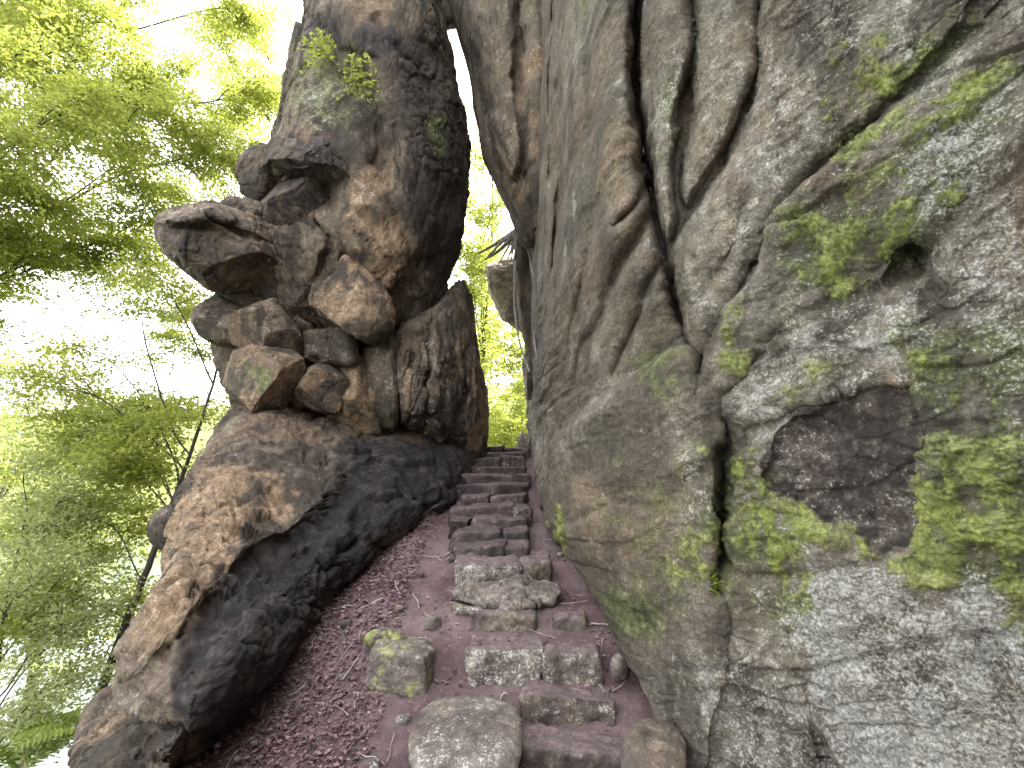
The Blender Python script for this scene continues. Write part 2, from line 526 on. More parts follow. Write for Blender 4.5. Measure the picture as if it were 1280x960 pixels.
def build_ground():
    def axis(lo, hi, step, far, n):
        a = np.arange(lo, hi, step)
        g = np.geomspace(step, far, n)
        return np.concatenate([lo - np.cumsum(g)[::-1], a, hi + np.cumsum(g)])
    xs = axis(-4.2, 2.2, 0.03, 60, 26)
    ys = axis(1.6, 11.5, 0.03, 60, 26)
    X, Y = np.meshgrid(xs, ys, indexing='ij')
    Z = gz(X, Y)
    # far bank of the lake: wooded hill
    hill = sstep(-45, -120, X) * (26 + 8 * np.sin(Y * 0.03)) + sstep(45, 160, Y) * 22
    Z = Z + hill
    P = np.stack([X.ravel(), Y.ravel(), Z.ravel()], -1)
    near = ((P[:, 0] > -9) & (P[:, 1] < 22) & (P[:, 0] < 8)).astype(float)
    P[:, 2] += near * (0.07 * fbm(P, 0.9, 4, 0.55, 3) + 0.03 * fbm(P, 4.5, 5, 0.6, 9))
    far = 1 - near
    P[:, 2] += far * 0.8 * fbm(P, 0.06, 4, 0.5, 5)
    n, m = X.shape
    i, j = np.meshgrid(np.arange(n - 1), np.arange(m - 1), indexing='ij')
    Fq = np.stack([i * m + j, (i + 1) * m + j, (i + 1) * m + j + 1, i * m + j + 1], -1).reshape(-1, 4)
    gr = np.maximum(sstep(-3.2, -4.5, P[:, 0]), sstep(12, 14, P[:, 1]))
    gr = np.maximum(gr, sstep(5, 8, P[:, 0]))
    a = np.zeros((len(P), 3)); a[:, 0] = gr
    o = mesh_np('ground', P, Fq, M_soil, attrs={'ma': a})
    tag(o, 'purple brown earth path and wooded slope between the rocks', None, None, 'structure')
    return o
build_ground()

def build_water():
    t = NT('water')
    n = t.noise(t.pos((1, 1, 1)), 1.3, 5, 0.6)
    b = t.node('ShaderNodeBsdfPrincipled')
    b.inputs['Base Color'].default_value = (0.05, 0.065, 0.06, 1); b.inputs['Roughness'].default_value = 0.12
    b.inputs['IOR'].default_value = 1.33; b.inputs['Specular IOR Level'].default_value = 0.6
    bu = t.node('ShaderNodeBump'); bu.inputs['Strength'].default_value = 0.15; bu.inputs['Distance'].default_value = 0.1
    t.l.new(n, bu.inputs['Height']); t.l.new(bu.outputs[0], b.inputs['Normal']); t.l.new(b.outputs[0], t.out.inputs[0])
    V = np.array([[-400, -300, WATER], [-9, -300, WATER], [-9, 400, WATER], [-400, 400, WATER]])
    o = mesh_np('water', V, np.array([[0, 1, 2, 3]]), t.m, smooth=False)
    tag(o, 'pale lake far below seen through the branches', None, None, 'structure')
build_water()

# ------------------------------------------------------------------ inflated rocks
def inv_plane(ctrl):
    c = np.asarray(ctrl, float)
    if c.ndim == 1:
        return lambda x, y: np.full(np.shape(x), float(c[0]) if c.size else 7.0)
    if len(c) < 3:
        return lambda x, y: np.full(np.shape(x), c[0, 2])
    A = np.stack([c[:, 0] - 400, c[:, 1] - 400, np.ones(len(c))], 1)
    k, *_ = np.linalg.lstsq(A, 1 / c[:, 2], rcond=None)
    return lambda x, y: 1 / np.clip(k[0] * (np.asarray(x) - 400) + k[1] * (np.asarray(y) - 400) + k[2], 0.05, 1.0)

def inflated(name, outline, depth, tf, tb, N=120, sm=2, p=2.4, q=2.0, center=None, lobes=(), cracks=(), mask=None,
             rough=0.06, freq=1.2, fine=0.015, groove=0.03, facets=0, fsize=0.8, seed=0, mat=None, parent=None, origin=None,
             stretch=(1, 1, 1), base=None, plate=0.0, pf=1.4, grow=1.0):
    """a solid rock: outline seen from the path, its own distance and its own thickness to front and back"""
    ol = chaikin(outline, sm) if sm else np.asarray(outline, float)
    # dense outline
    seg = np.concatenate([np.linspace(ol[i], ol[(i + 1) % len(ol)], 24, endpoint=False) for i in range(len(ol))])
    c = np.array(center if center is not None else (ol.min(0) + ol.max(0)) / 2, float)
    if grow != 1.0:
        seg = c + (seg - c) * grow
    th = np.arctan2(seg[:, 1] - c[1], seg[:, 0] - c[0]); rr = np.hypot(seg[:, 0] - c[0], seg[:, 1] - c[1])
    K = 1440
    rt = np.zeros(K)
    idx = ((th + math.pi) / (2 * math.pi) * K).astype(int) % K
    np.maximum.at(rt, idx, rr)
    good = np.where(rt > 0)[0]
    rt = np.interp(np.arange(K), good, rt[good], period=K)
    g = np.linspace(-1, 1, N)
    A, B = np.meshgrid(g, g, indexing='ij')
    # concentric square -> disk
    big = np.abs(A) >= np.abs(B)
    with np.errstate(divide='ignore', invalid='ignore'):
        r = np.where(big, A, B)
        ph = np.where(big, (math.pi / 4) * (B / A), math.pi / 2 - (math.pi / 4) * (A / B))
    ph = np.nan_to_num(ph)
    du = r * np.cos(ph); dv = r * np.sin(ph)
    rad = np.hypot(du, dv); ang = np.arctan2(dv, du)
    R = np.interp(((ang + math.pi) / (2 * math.pi) * K) % K, np.arange(K), rt, period=K)
    rs = np.sin(rad * math.pi / 2) ** 0.85            # denser towards the rim
    px = c[0] + R * rs * np.cos(ang); py = c[1] + R * rs * np.sin(ang)
    rad = np.clip(rs, 0, 1)
    prof = np.clip(1 - rad ** p, 0, 1) ** (1 / q)
    dep = inv_plane(depth)(px, py) if not callable(depth) else depth(px, py)
    x, y = px.ravel(), py.ravel()
    P0 = unproj(x, y, dep.ravel())
    w1 = vnoise(P0 * 2.1, 31 + seed) * 5 + vnoise(P0 * 6.3, 37 + seed) * 2.5
    w2 = vnoise(P0 * 2.1, 41 + seed) * 5 + vnoise(P0 * 6.3, 47 + seed) * 2.5
    rel = relief(x + w1, y + w2, lobes, cracks) * np.clip(prof.ravel() * 2.5, 0, 1)
    front = unproj(x, y, np.maximum(dep.ravel() - tf * prof.ravel() - rel, 0.4))
    rim = np.zeros((N, N), bool); rim[0] = rim[-1] = True; rim[:, 0] = rim[:, -1] = True
    inner = np.where(~rim.ravel())[0]
    back = unproj(x[inner], y[inner], dep.ravel()[inner] + tb * prof.ravel()[inner])
    V = np.concatenate([front, back])
    bid = np.arange(N * N); bid[inner] = N * N + np.arange(len(inner))
    i, j = np.meshgrid(np.arange(N - 1), np.arange(N - 1), indexing='ij')
    q4 = np.stack([i * N + j, (i + 1) * N + j, (i + 1) * N + j + 1, i * N + j + 1], -1).reshape(-1, 4)
    Fq = np.concatenate([q4, bid[q4][:, ::-1]])
    # flat fracture faces
    if facets:
        rs_ = np.random.default_rng(seed + 100)
        cc = V.mean(0); ext = np.abs(V - cc).max(0)
        for k in range(facets):
            n = rs_.normal(size=3); n[1] -= 0.6; n /= np.linalg.norm(n)
            s = (V - cc) @ n
            dd = np.quantile(s, 1) * (fsize + 0.14 * rs_.random())
            ex = np.clip(s - dd, 0, None)
            V = V - (ex * 0.92)[:, None] * n
    Nn = vnormals(V, Fq)
    if np.mean((Nn[:N * N] * (V[:N * N] - EYE)).sum(1)) > 0:
        Fq = Fq[:, ::-1]; Nn = -Nn
    S = V * np.array(stretch)
    d = rough * fbm(S, freq, 4, 0.55, seed) + fine * fbm(S, freq * 6, 5, 0.62, seed + 20)
    gn = vnoise(S * freq * 1.3 + 5, seed + 60) + 0.35 * vnoise(S * freq * 5, seed + 61)
    gm = np.clip(vnoise(S * freq * 0.9, seed + 70) + 0.35, 0, 1)
    d -= 0.4 * groove * np.exp(-(gn / 0.05) ** 2) * gm
    if plate:
        d = d + plates(S, pf, plate, plate * 1.1, seed + 300) + plates(S, pf * 3.3, plate * 0.32, plate * 0.4, seed + 320)
    V = V + Nn * d[:, None]
    n = len(V)
    allx = np.concatenate([x, x[inner]]); ally = np.concatenate([y, y[inner]])
    wx = vnoise(V * 3.0, 80 + seed) * 9 + vnoise(V * 11, 81) * 5
    wy = vnoise(V * 3.0, 90 + seed) * 9 + vnoise(V * 11, 91) * 5
    ms = masks(allx + wx, ally + wy, mask or {}, n)
    for kk, vv in (base or {}).items():
        ms[kk] = np.maximum(ms.get(kk, 0), np.full(n, vv))
    mat = mat or M_tower
    return mesh_np(name, V, Fq, mat, parent, origin, {'col': rock_color(V, ms, PALOF[mat.name.split('.')[0]], seed)})

# ------------------------------------------------------------------ the tall rock on the left
tw0 = tuple(unproj(480, 545, 7.6))
tower = empty('rock_tower', tw0, 'tall dark leaning sandstone tower left of the steps, overhanging a gap', 'rock')
TD = [(465, 0, 8.0), (465, 400, 7.6), (560, 200, 8.2), (330, 250, 7.6)]
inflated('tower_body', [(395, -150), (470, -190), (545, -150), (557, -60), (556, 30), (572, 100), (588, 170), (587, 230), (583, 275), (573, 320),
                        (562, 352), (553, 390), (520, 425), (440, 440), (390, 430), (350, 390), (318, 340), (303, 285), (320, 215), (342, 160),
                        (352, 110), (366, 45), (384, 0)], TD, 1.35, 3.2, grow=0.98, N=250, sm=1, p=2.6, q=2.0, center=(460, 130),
         lobes=[dict(p=[(372, 0), (450, -60), (540, -60), (560, 60), (575, 150), (570, 250), (540, 330), (500, 330), (480, 220), (470, 130), (430, 60)], R=60, H=0.22),
                dict(p=[(345, 170), (360, 90), (420, 95), (470, 120), (480, 200), (440, 250), (400, 240)], R=35, H=0.18),
                dict(p=[(420, 200), (460, 190), (500, 250), (520, 330), (500, 380), (440, 340), (415, 270)], R=40, H=0.28),
                dict(p=[(310, 270), (390, 280), (440, 320), (400, 400), (350, 390), (320, 330)], R=30, H=0.12)],
         cracks=[([(345, 250), (375, 242), (412, 240)], 22, 0.4), ([(392, 275), (410, 300), (398, 340), (385, 420)], 4, 0.16), ([(470, 20), (500, 70), (540, 110)], 5, 0.08),
                 ([(350, 100), (420, 60), (470, 70)], 4, 0.06), ([(430, 250), (455, 300), (500, 345)], 4, 0.05)],
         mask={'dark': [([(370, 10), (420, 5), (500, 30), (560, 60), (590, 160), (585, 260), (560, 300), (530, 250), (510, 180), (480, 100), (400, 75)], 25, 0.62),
                        ([(330, 175), (420, 175), (432, 215), (420, 262), (350, 260)], 16, 0.7), ([(500, 60), (590, 60), (590, 300), (560, 380), (520, 330), (500, 200)], 22, 0.6), ([(395, 400), (520, 400), (500, 440), (395, 435)], 12, 0.6)],  # includes shade painted under the overhang and down the right side
               'tan': [([(440, 190), (480, 200), (500, 260), (520, 330), (480, 400), (430, 340), (420, 250)], 25, 0.62)],
               'green': [([(355, 80), (440, 60), (480, 120), (430, 170), (360, 160)], 20, 0.5), ([(540, 140), (562, 150), (562, 200), (545, 195)], 10, 0.5)],
               'lichen': [([(370, 100), (450, 90), (470, 150), (400, 190), (360, 150)], 25, 0.3), ([(435, 225), (475, 225), (480, 275), (440, 280)], 15, 0.3)]},
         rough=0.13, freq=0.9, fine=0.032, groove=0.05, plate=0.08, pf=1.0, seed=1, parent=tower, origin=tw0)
inflated('overhang', [(318, 232), (330, 196), (345, 168), (388, 160), (420, 174), (442, 208), (444, 234), (418, 230), (385, 218), (352, 230)],
         [(380, 200, 6.72)], 0.7, 1.2, N=110, sm=1, p=4, center=(385, 195), grow=1.04,
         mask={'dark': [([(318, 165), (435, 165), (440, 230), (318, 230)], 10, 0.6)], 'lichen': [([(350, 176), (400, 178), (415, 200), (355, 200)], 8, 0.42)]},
         rough=0.06, plate=0.05, pf=1.8, seed=2, parent=tower, origin=tw0, facets=6, fsize=0.62)
inflated('overhang', [(328, 262), (330, 225), (350, 208), (400, 206), (430, 222), (428, 252), (412, 280), (380, 290), (345, 288)], [(380, 248, 6.8)], 0.68, 0.8, N=100, sm=1, p=3,
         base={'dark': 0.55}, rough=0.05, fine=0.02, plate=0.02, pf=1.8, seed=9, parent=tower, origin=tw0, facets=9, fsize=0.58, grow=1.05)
inflated('overhang', [(296, 225), (298, 200), (310, 186), (330, 180), (345, 195), (345, 240), (330, 262), (310, 258)], [(320, 220, 6.95)], 0.35, 0.6, N=80, sm=1,
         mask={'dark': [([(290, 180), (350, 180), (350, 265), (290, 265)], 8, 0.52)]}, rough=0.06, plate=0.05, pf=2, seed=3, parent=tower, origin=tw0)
inflated('overhang', [(192, 292), (199, 268), (222, 252), (262, 249), (292, 262), (335, 275), (358, 300), (356, 335), (330, 358), (290, 367), (262, 362), (238, 347), (218, 330), (202, 316)],
         [(200, 300, 6.0), (340, 300, 6.7), (270, 360, 6.35), (270, 250, 6.35)], 0.55, 0.75, N=130, sm=1, p=3.6, center=(275, 308),
         lobes=[dict(p=[(196, 268), (222, 252), (265, 250), (300, 268), (296, 282), (250, 280), (205, 285)], R=14, H=0.14)],
         cracks=[([(250, 252), (258, 275), (300, 290), (345, 300)], 4, 0.12), ([(196, 287), (240, 286), (290, 300)], 6, 0.07), ([(262, 345), (300, 325), (340, 325)], 4, 0.06)],
         mask={'dark': [([(198, 284), (250, 284), (300, 300), (340, 350), (280, 366), (215, 330)], 12, 0.55), ([(262, 255), (310, 270), (300, 290), (262, 280)], 8, 0.5)],
               'lichen': [([(205, 258), (250, 252), (255, 275), (210, 278)], 8, 0.36)], 'green': [([(272, 310), (295, 318), (290, 340), (275, 338)], 8, 0.5)]},
         rough=0.07, plate=0.06, pf=1.6, grow=1.03, seed=4, parent=tower, origin=tw0, facets=5, fsize=0.74)
inflated('shoulder_block', [(318, 300), (360, 280), (405, 288), (420, 320), (405, 380), (388, 420), (365, 415), (345, 395), (322, 350)], [(370, 350, 6.95)], 0.4, 0.7,
         N=100, sm=1, cracks=[([(330, 310), (370, 330), (410, 330)], 3, 0.06), ([(360, 330), (372, 380)], 3, 0.06)],
         mask={'lichen': [([(330, 290), (400, 290), (390, 345), (340, 340)], 15, 0.28)], 'dark': [([(365, 350), (400, 350), (390, 420), (365, 410)], 12, 0.5)]},
         rough=0.07, freq=2, plate=0.06, pf=2, seed=5, parent=tower, origin=tw0, facets=4, fsize=0.72)
inflated('foot_column', [(577, 343), (589, 362), (596, 400), (602, 450), (609, 500), (608, 558), (600, 590), (578, 575), (556, 556), (535, 543), (508, 534), (494, 520), (494, 470), (490, 425), (505, 398), (540, 386), (560, 362)],
         [(540, 460, 7.75), (605, 500, 8.6), (500, 450, 7.4), (580, 350, 8.3)], 0.75, 0.9, N=160, sm=1, p=3.0, q=2.0, center=(548, 465),
         lobes=[dict(p=[(492, 420), (505, 400), (535, 395), (540, 450), (530, 540), (500, 530)], R=16, H=0.14), dict(p=[(535, 395), (560, 370), (590, 400), (580, 470), (575, 560), (540, 545)], R=18, H=0.16),
                dict(p=[(580, 420), (600, 440), (606, 500), (605, 570), (582, 560)], R=12, H=0.12)],
         cracks=[([(512, 440), (505, 500), (500, 530)], 3, 0.06), ([(552, 400), (556, 470), (560, 555)], 3, 0.07)],
         mask={'dark': [([(560, 350), (590, 365), (592, 400), (565, 440), (545, 400)], 12, 0.5), ([(490, 385), (540, 380), (540, 420), (495, 430)], 12, 0.4)],
               'tan': [([(590, 470), (612, 480), (610, 570), (590, 560)], 10, 0.7), ([(500, 450), (530, 450), (530, 520), (505, 520)], 10, 0.3)], 'lichen': [([(515, 440), (570, 430), (570, 545), (515, 535)], 15, 0.3)]},
         rough=0.06, freq=2.2, fine=0.03, groove=0.06, plate=0.07, pf=1.4, seed=6, parent=tower, origin=tw0, stretch=(1.3, 1.3, 0.3))
inflated('foot_column', [(452, 428), (470, 415), (492, 420), (498, 470), (498, 535), (470, 538), (452, 520), (446, 470)], [(472, 480, 7.15)], 0.36, 0.5, N=80, sm=1, p=3,
         mask={'lichen': [([(470, 430), (490, 430), (490, 490), (470, 490)], 8, 0.35)], 'tan': [([(450, 490), (495, 490), (495, 540), (450, 535)], 10, 0.5)]},
         rough=0.04, freq=2.4, plate=0.05, pf=1.6, grow=1.1, seed=7, parent=tower, origin=tw0, stretch=(1.3, 1.3, 0.35), facets=3)

inflated('tower_core', [(262, 372), (300, 340), (360, 320), (450, 330), (520, 380), (560, 400), (560, 530), (500, 560), (420, 560), (350, 530), (300, 520), (278, 490), (266, 440)],
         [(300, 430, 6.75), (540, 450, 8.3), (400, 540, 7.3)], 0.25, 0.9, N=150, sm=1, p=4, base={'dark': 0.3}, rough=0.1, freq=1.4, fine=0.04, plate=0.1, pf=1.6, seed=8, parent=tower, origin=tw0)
inflated('shoulder_block', [(250, 268), (300, 240), (350, 250), (420, 255), (445, 320), (420, 400), (380, 425), (345, 400), (310, 372), (262, 350)], [(250, 310, 6.55), (440, 330, 7.2), (350, 400, 6.95)], 0.3, 0.8, N=140, sm=1, p=4,
         mask={'lichen': [([(300, 270), (390, 280), (400, 330), (320, 330)], 20, 0.3)], 'dark': [([(360, 250), (420, 260), (400, 290)], 12, 0.4)], 'green': [([(395, 230), (430, 240), (425, 280), (395, 275)], 12, 0.5)]},
         rough=0.09, freq=1.5, fine=0.04, plate=0.1, pf=1.7, seed=10, parent=tower, origin=tw0)
# boulders wedged under the tower
def wedge(outline, d, tf, tb, label, seed, **kw):
    ol = np.asarray(outline, float)
    org = tuple(unproj(ol[:, 0].mean(), ol[:, 1].max(), d))
    o = inflated('wedged_boulder', outline, [(0, 0, d)], tf, tb, sm=kw.pop('sm', 1), seed=seed, origin=org, **kw)
    tag(o, label, 'boulder', 'boulders wedged under the rock tower')
    return o
wedge([(412, 319), (440, 324), (466, 340), (484, 368), (492, 398), (484, 420), (455, 436), (425, 424), (396, 414), (389, 380), (393, 346)], 6.75, 0.45, 0.7,
      'rounded tan brown boulder bulging from under the tower, largest of the wedged ones', 11, N=110, base={'tan': 0.5}, rough=0.06, fine=0.02, plate=0.04, pf=1.8, p=3.0, facets=6, fsize=0.72, grow=1.08,
      mask={'dark': [([(380, 400), (490, 405), (490, 440), (385, 430)], 8, 0.5)]})
wedge([(246, 378), (262, 361), (285, 364), (310, 380), (318, 420), (306, 446), (276, 448), (258, 424), (246, 402)], 6.45, 0.38, 0.7,
      'grey angular block on the outer corner of the wedged cluster', 12, N=90, sm=0, facets=12, fsize=0.5, rough=0.02, fine=0.012, plate=0.018, pf=3, grow=1.22, p=3.5, mask={'lichen': [([(250, 365), (300, 370), (290, 400), (250, 400)], 8, 0.3)]})
wedge([(303, 352), (336, 363), (354, 386), (368, 410), (378, 430), (368, 458), (335, 456), (302, 446), (290, 405), (289, 372)], 6.3, 0.42, 0.7,
      'grey faceted block with a sloping flat face on top of the wedged cluster', 13, N=100, sm=0, facets=12, fsize=0.5, rough=0.02, fine=0.012, plate=0.018, pf=3, grow=1.2, p=3.5, mask={'lichen': [([(300, 358), (345, 375), (340, 410), (305, 400)], 8, 0.3)]})
wedge([(270, 418), (296, 403), (330, 410), (364, 425), (374, 460), (362, 495), (345, 520), (300, 520), (281, 502), (270, 465)], 6.1, 0.45, 0.7,
      'sharp edged tan block streaked green, lowest of the wedged cluster', 14, N=110, sm=0, facets=13, fsize=0.5, rough=0.02, fine=0.012, plate=0.018, pf=3, grow=1.2, p=3.5, base={'tan': 0.35},
      mask={'green': [([(275, 440), (330, 460), (345, 500), (290, 505)], 10, 0.62)]})
wedge([(382, 416), (436, 409), (442, 452), (402, 454), (382, 446)], 6.85, 0.3, 0.5, 'small squarish grey block with upright grain below the tan boulder', 15, N=70, sm=0, p=5, rough=0.04, plate=0.05, pf=2, grow=1.1, stretch=(1.5, 1.5, 0.3),
      base={'lichen': 0.2})
wedge([(362, 462), (380, 443), (415, 444), (432, 468), (426, 505), (398, 522), (368, 510), (354, 490)], 6.6, 0.4, 0.6, 'warm brown lump wedged above the large base boulder', 16, N=80, base={'tan': 0.55}, rough=0.03, plate=0.03, pf=2, p=3, grow=1.18, facets=8, fsize=0.58)
wedge([(420, 462), (446, 450), (466, 480), (470, 545), (440, 552), (405, 530), (402, 505)], 6.8, 0.34, 0.6, 'reddish brown triangular stone wedged above the base boulder', 17, N=80, sm=0, base={'tan': 0.6}, rough=0.05, plate=0.03, pf=2, facets=8, fsize=0.6, p=3, grow=1.2)
wedge([(183, 660), (195, 636), (215, 628), (230, 640), (232, 690), (208, 692), (190, 682)], 5.3, 0.22, 0.35, 'small rounded rock jutting from the outer flank of the base boulder', 18, N=70, rough=0.04, plate=0.03, pf=3)

# ------------------------------------------------------------------ the long base boulder
bb0 = tuple(unproj(330, 830, 4.4))
bbase = empty('base_boulder', bb0, 'long tan boulder with soot black flank running down beside the leaf litter slope', 'boulder')
BD = [(185, 960, 2.95), (330, 820, 4.05), (460, 670, 6.0), (570, 590, 8.0), (213, 690, 5.1), (330, 490, 6.15), (480, 540, 6.9), (85, 960, 3.3)]
def bdepth():
    return BD
inflated('boulder_body', [(296, 500), (330, 486), (364, 492), (402, 505), (444, 519), (492, 526), (540, 536), (585, 565), (590, 600), (560, 640), (500, 690), (440, 740), (390, 800),
                          (330, 860), (270, 910), (215, 960), (150, 930), (150, 830), (180, 780), (202, 735), (216, 685), (214, 640), (228, 595), (252, 560), (275, 525)],
         BD, 0.85, 1.2, N=260, sm=1, p=2.2, center=(330, 690),
         lobes=[dict(p=[(300, 505), (335, 492), (400, 520), (430, 560), (430, 620), (390, 660), (330, 680), (290, 720), (230, 790), (170, 850), (150, 840), (215, 700), (216, 640), (240, 580)], R=80, H=0.2),
                dict(p=[(400, 660), (470, 590), (540, 560), (580, 590), (520, 650), (440, 740), (330, 860), (230, 940), (220, 860), (300, 780)], R=60, H=0.14)],
         cracks=[([(255, 600), (262, 680), (240, 740)], 5, 0.05), ],
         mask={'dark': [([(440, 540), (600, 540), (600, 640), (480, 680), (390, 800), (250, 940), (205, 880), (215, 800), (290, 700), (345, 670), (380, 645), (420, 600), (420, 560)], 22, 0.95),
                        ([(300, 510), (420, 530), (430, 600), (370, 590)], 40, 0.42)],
               'tan': [([(225, 610), (270, 560), (350, 590), (400, 620), (330, 640), (290, 700), (220, 790), (170, 830), (215, 700)], 25, 0.72), ([(272, 688), (292, 685), (288, 724), (272, 722)], 5, 1.0)],
               'green': []},
         rough=0.13, freq=1.1, fine=0.05, groove=0.04, plate=0.1, pf=1.2, seed=21, parent=bbase, origin=bb0)
inflated('boulder_foot', [(150, 838), (190, 825), (240, 832), (285, 830), (290, 860), (250, 910), (215, 960), (190, 1060), (60, 1060), (80, 985), (95, 920), (120, 875)],
         [(185, 960, 2.8), (280, 850, 3.7), (85, 960, 3.0), (130, 850, 3.9)], 0.3, 0.5, N=150, sm=1, p=2.4, center=(165, 945),
         cracks=[([(150, 880), (200, 860), (270, 850)], 6, 0.06), ([(110, 940), (140, 900), (160, 870)], 5, 0.05), ([(170, 960), (200, 910), (245, 875)], 5, 0.05)],
         mask={'dark': [([(150, 900), (230, 850), (290, 840), (240, 930), (190, 1000), (130, 980)], 16, 0.6)], 'tan': [([(90, 900), (150, 850), (150, 900), (110, 980)], 12, 0.4)]},
         rough=0.05, freq=2, fine=0.02, groove=0.04, plate=0.05, pf=1.6, seed=22, parent=bbase, origin=bb0, stretch=(1, 1, 0.6))
# recess rock under the foot column, black stain and the hollow's shade painted in
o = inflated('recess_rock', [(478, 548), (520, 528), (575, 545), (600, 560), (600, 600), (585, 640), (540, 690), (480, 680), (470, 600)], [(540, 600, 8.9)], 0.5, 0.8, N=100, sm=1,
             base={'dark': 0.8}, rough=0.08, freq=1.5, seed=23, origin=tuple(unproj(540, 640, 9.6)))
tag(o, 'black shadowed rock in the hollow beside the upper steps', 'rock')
# chock stone bridging the two rocks
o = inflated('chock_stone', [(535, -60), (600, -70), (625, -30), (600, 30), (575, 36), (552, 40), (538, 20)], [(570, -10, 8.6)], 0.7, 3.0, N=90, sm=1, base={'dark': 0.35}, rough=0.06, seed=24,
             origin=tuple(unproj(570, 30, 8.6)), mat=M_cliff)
tag(o, 'dark chock stone jammed between tower and cliff above the gap', 'rock')

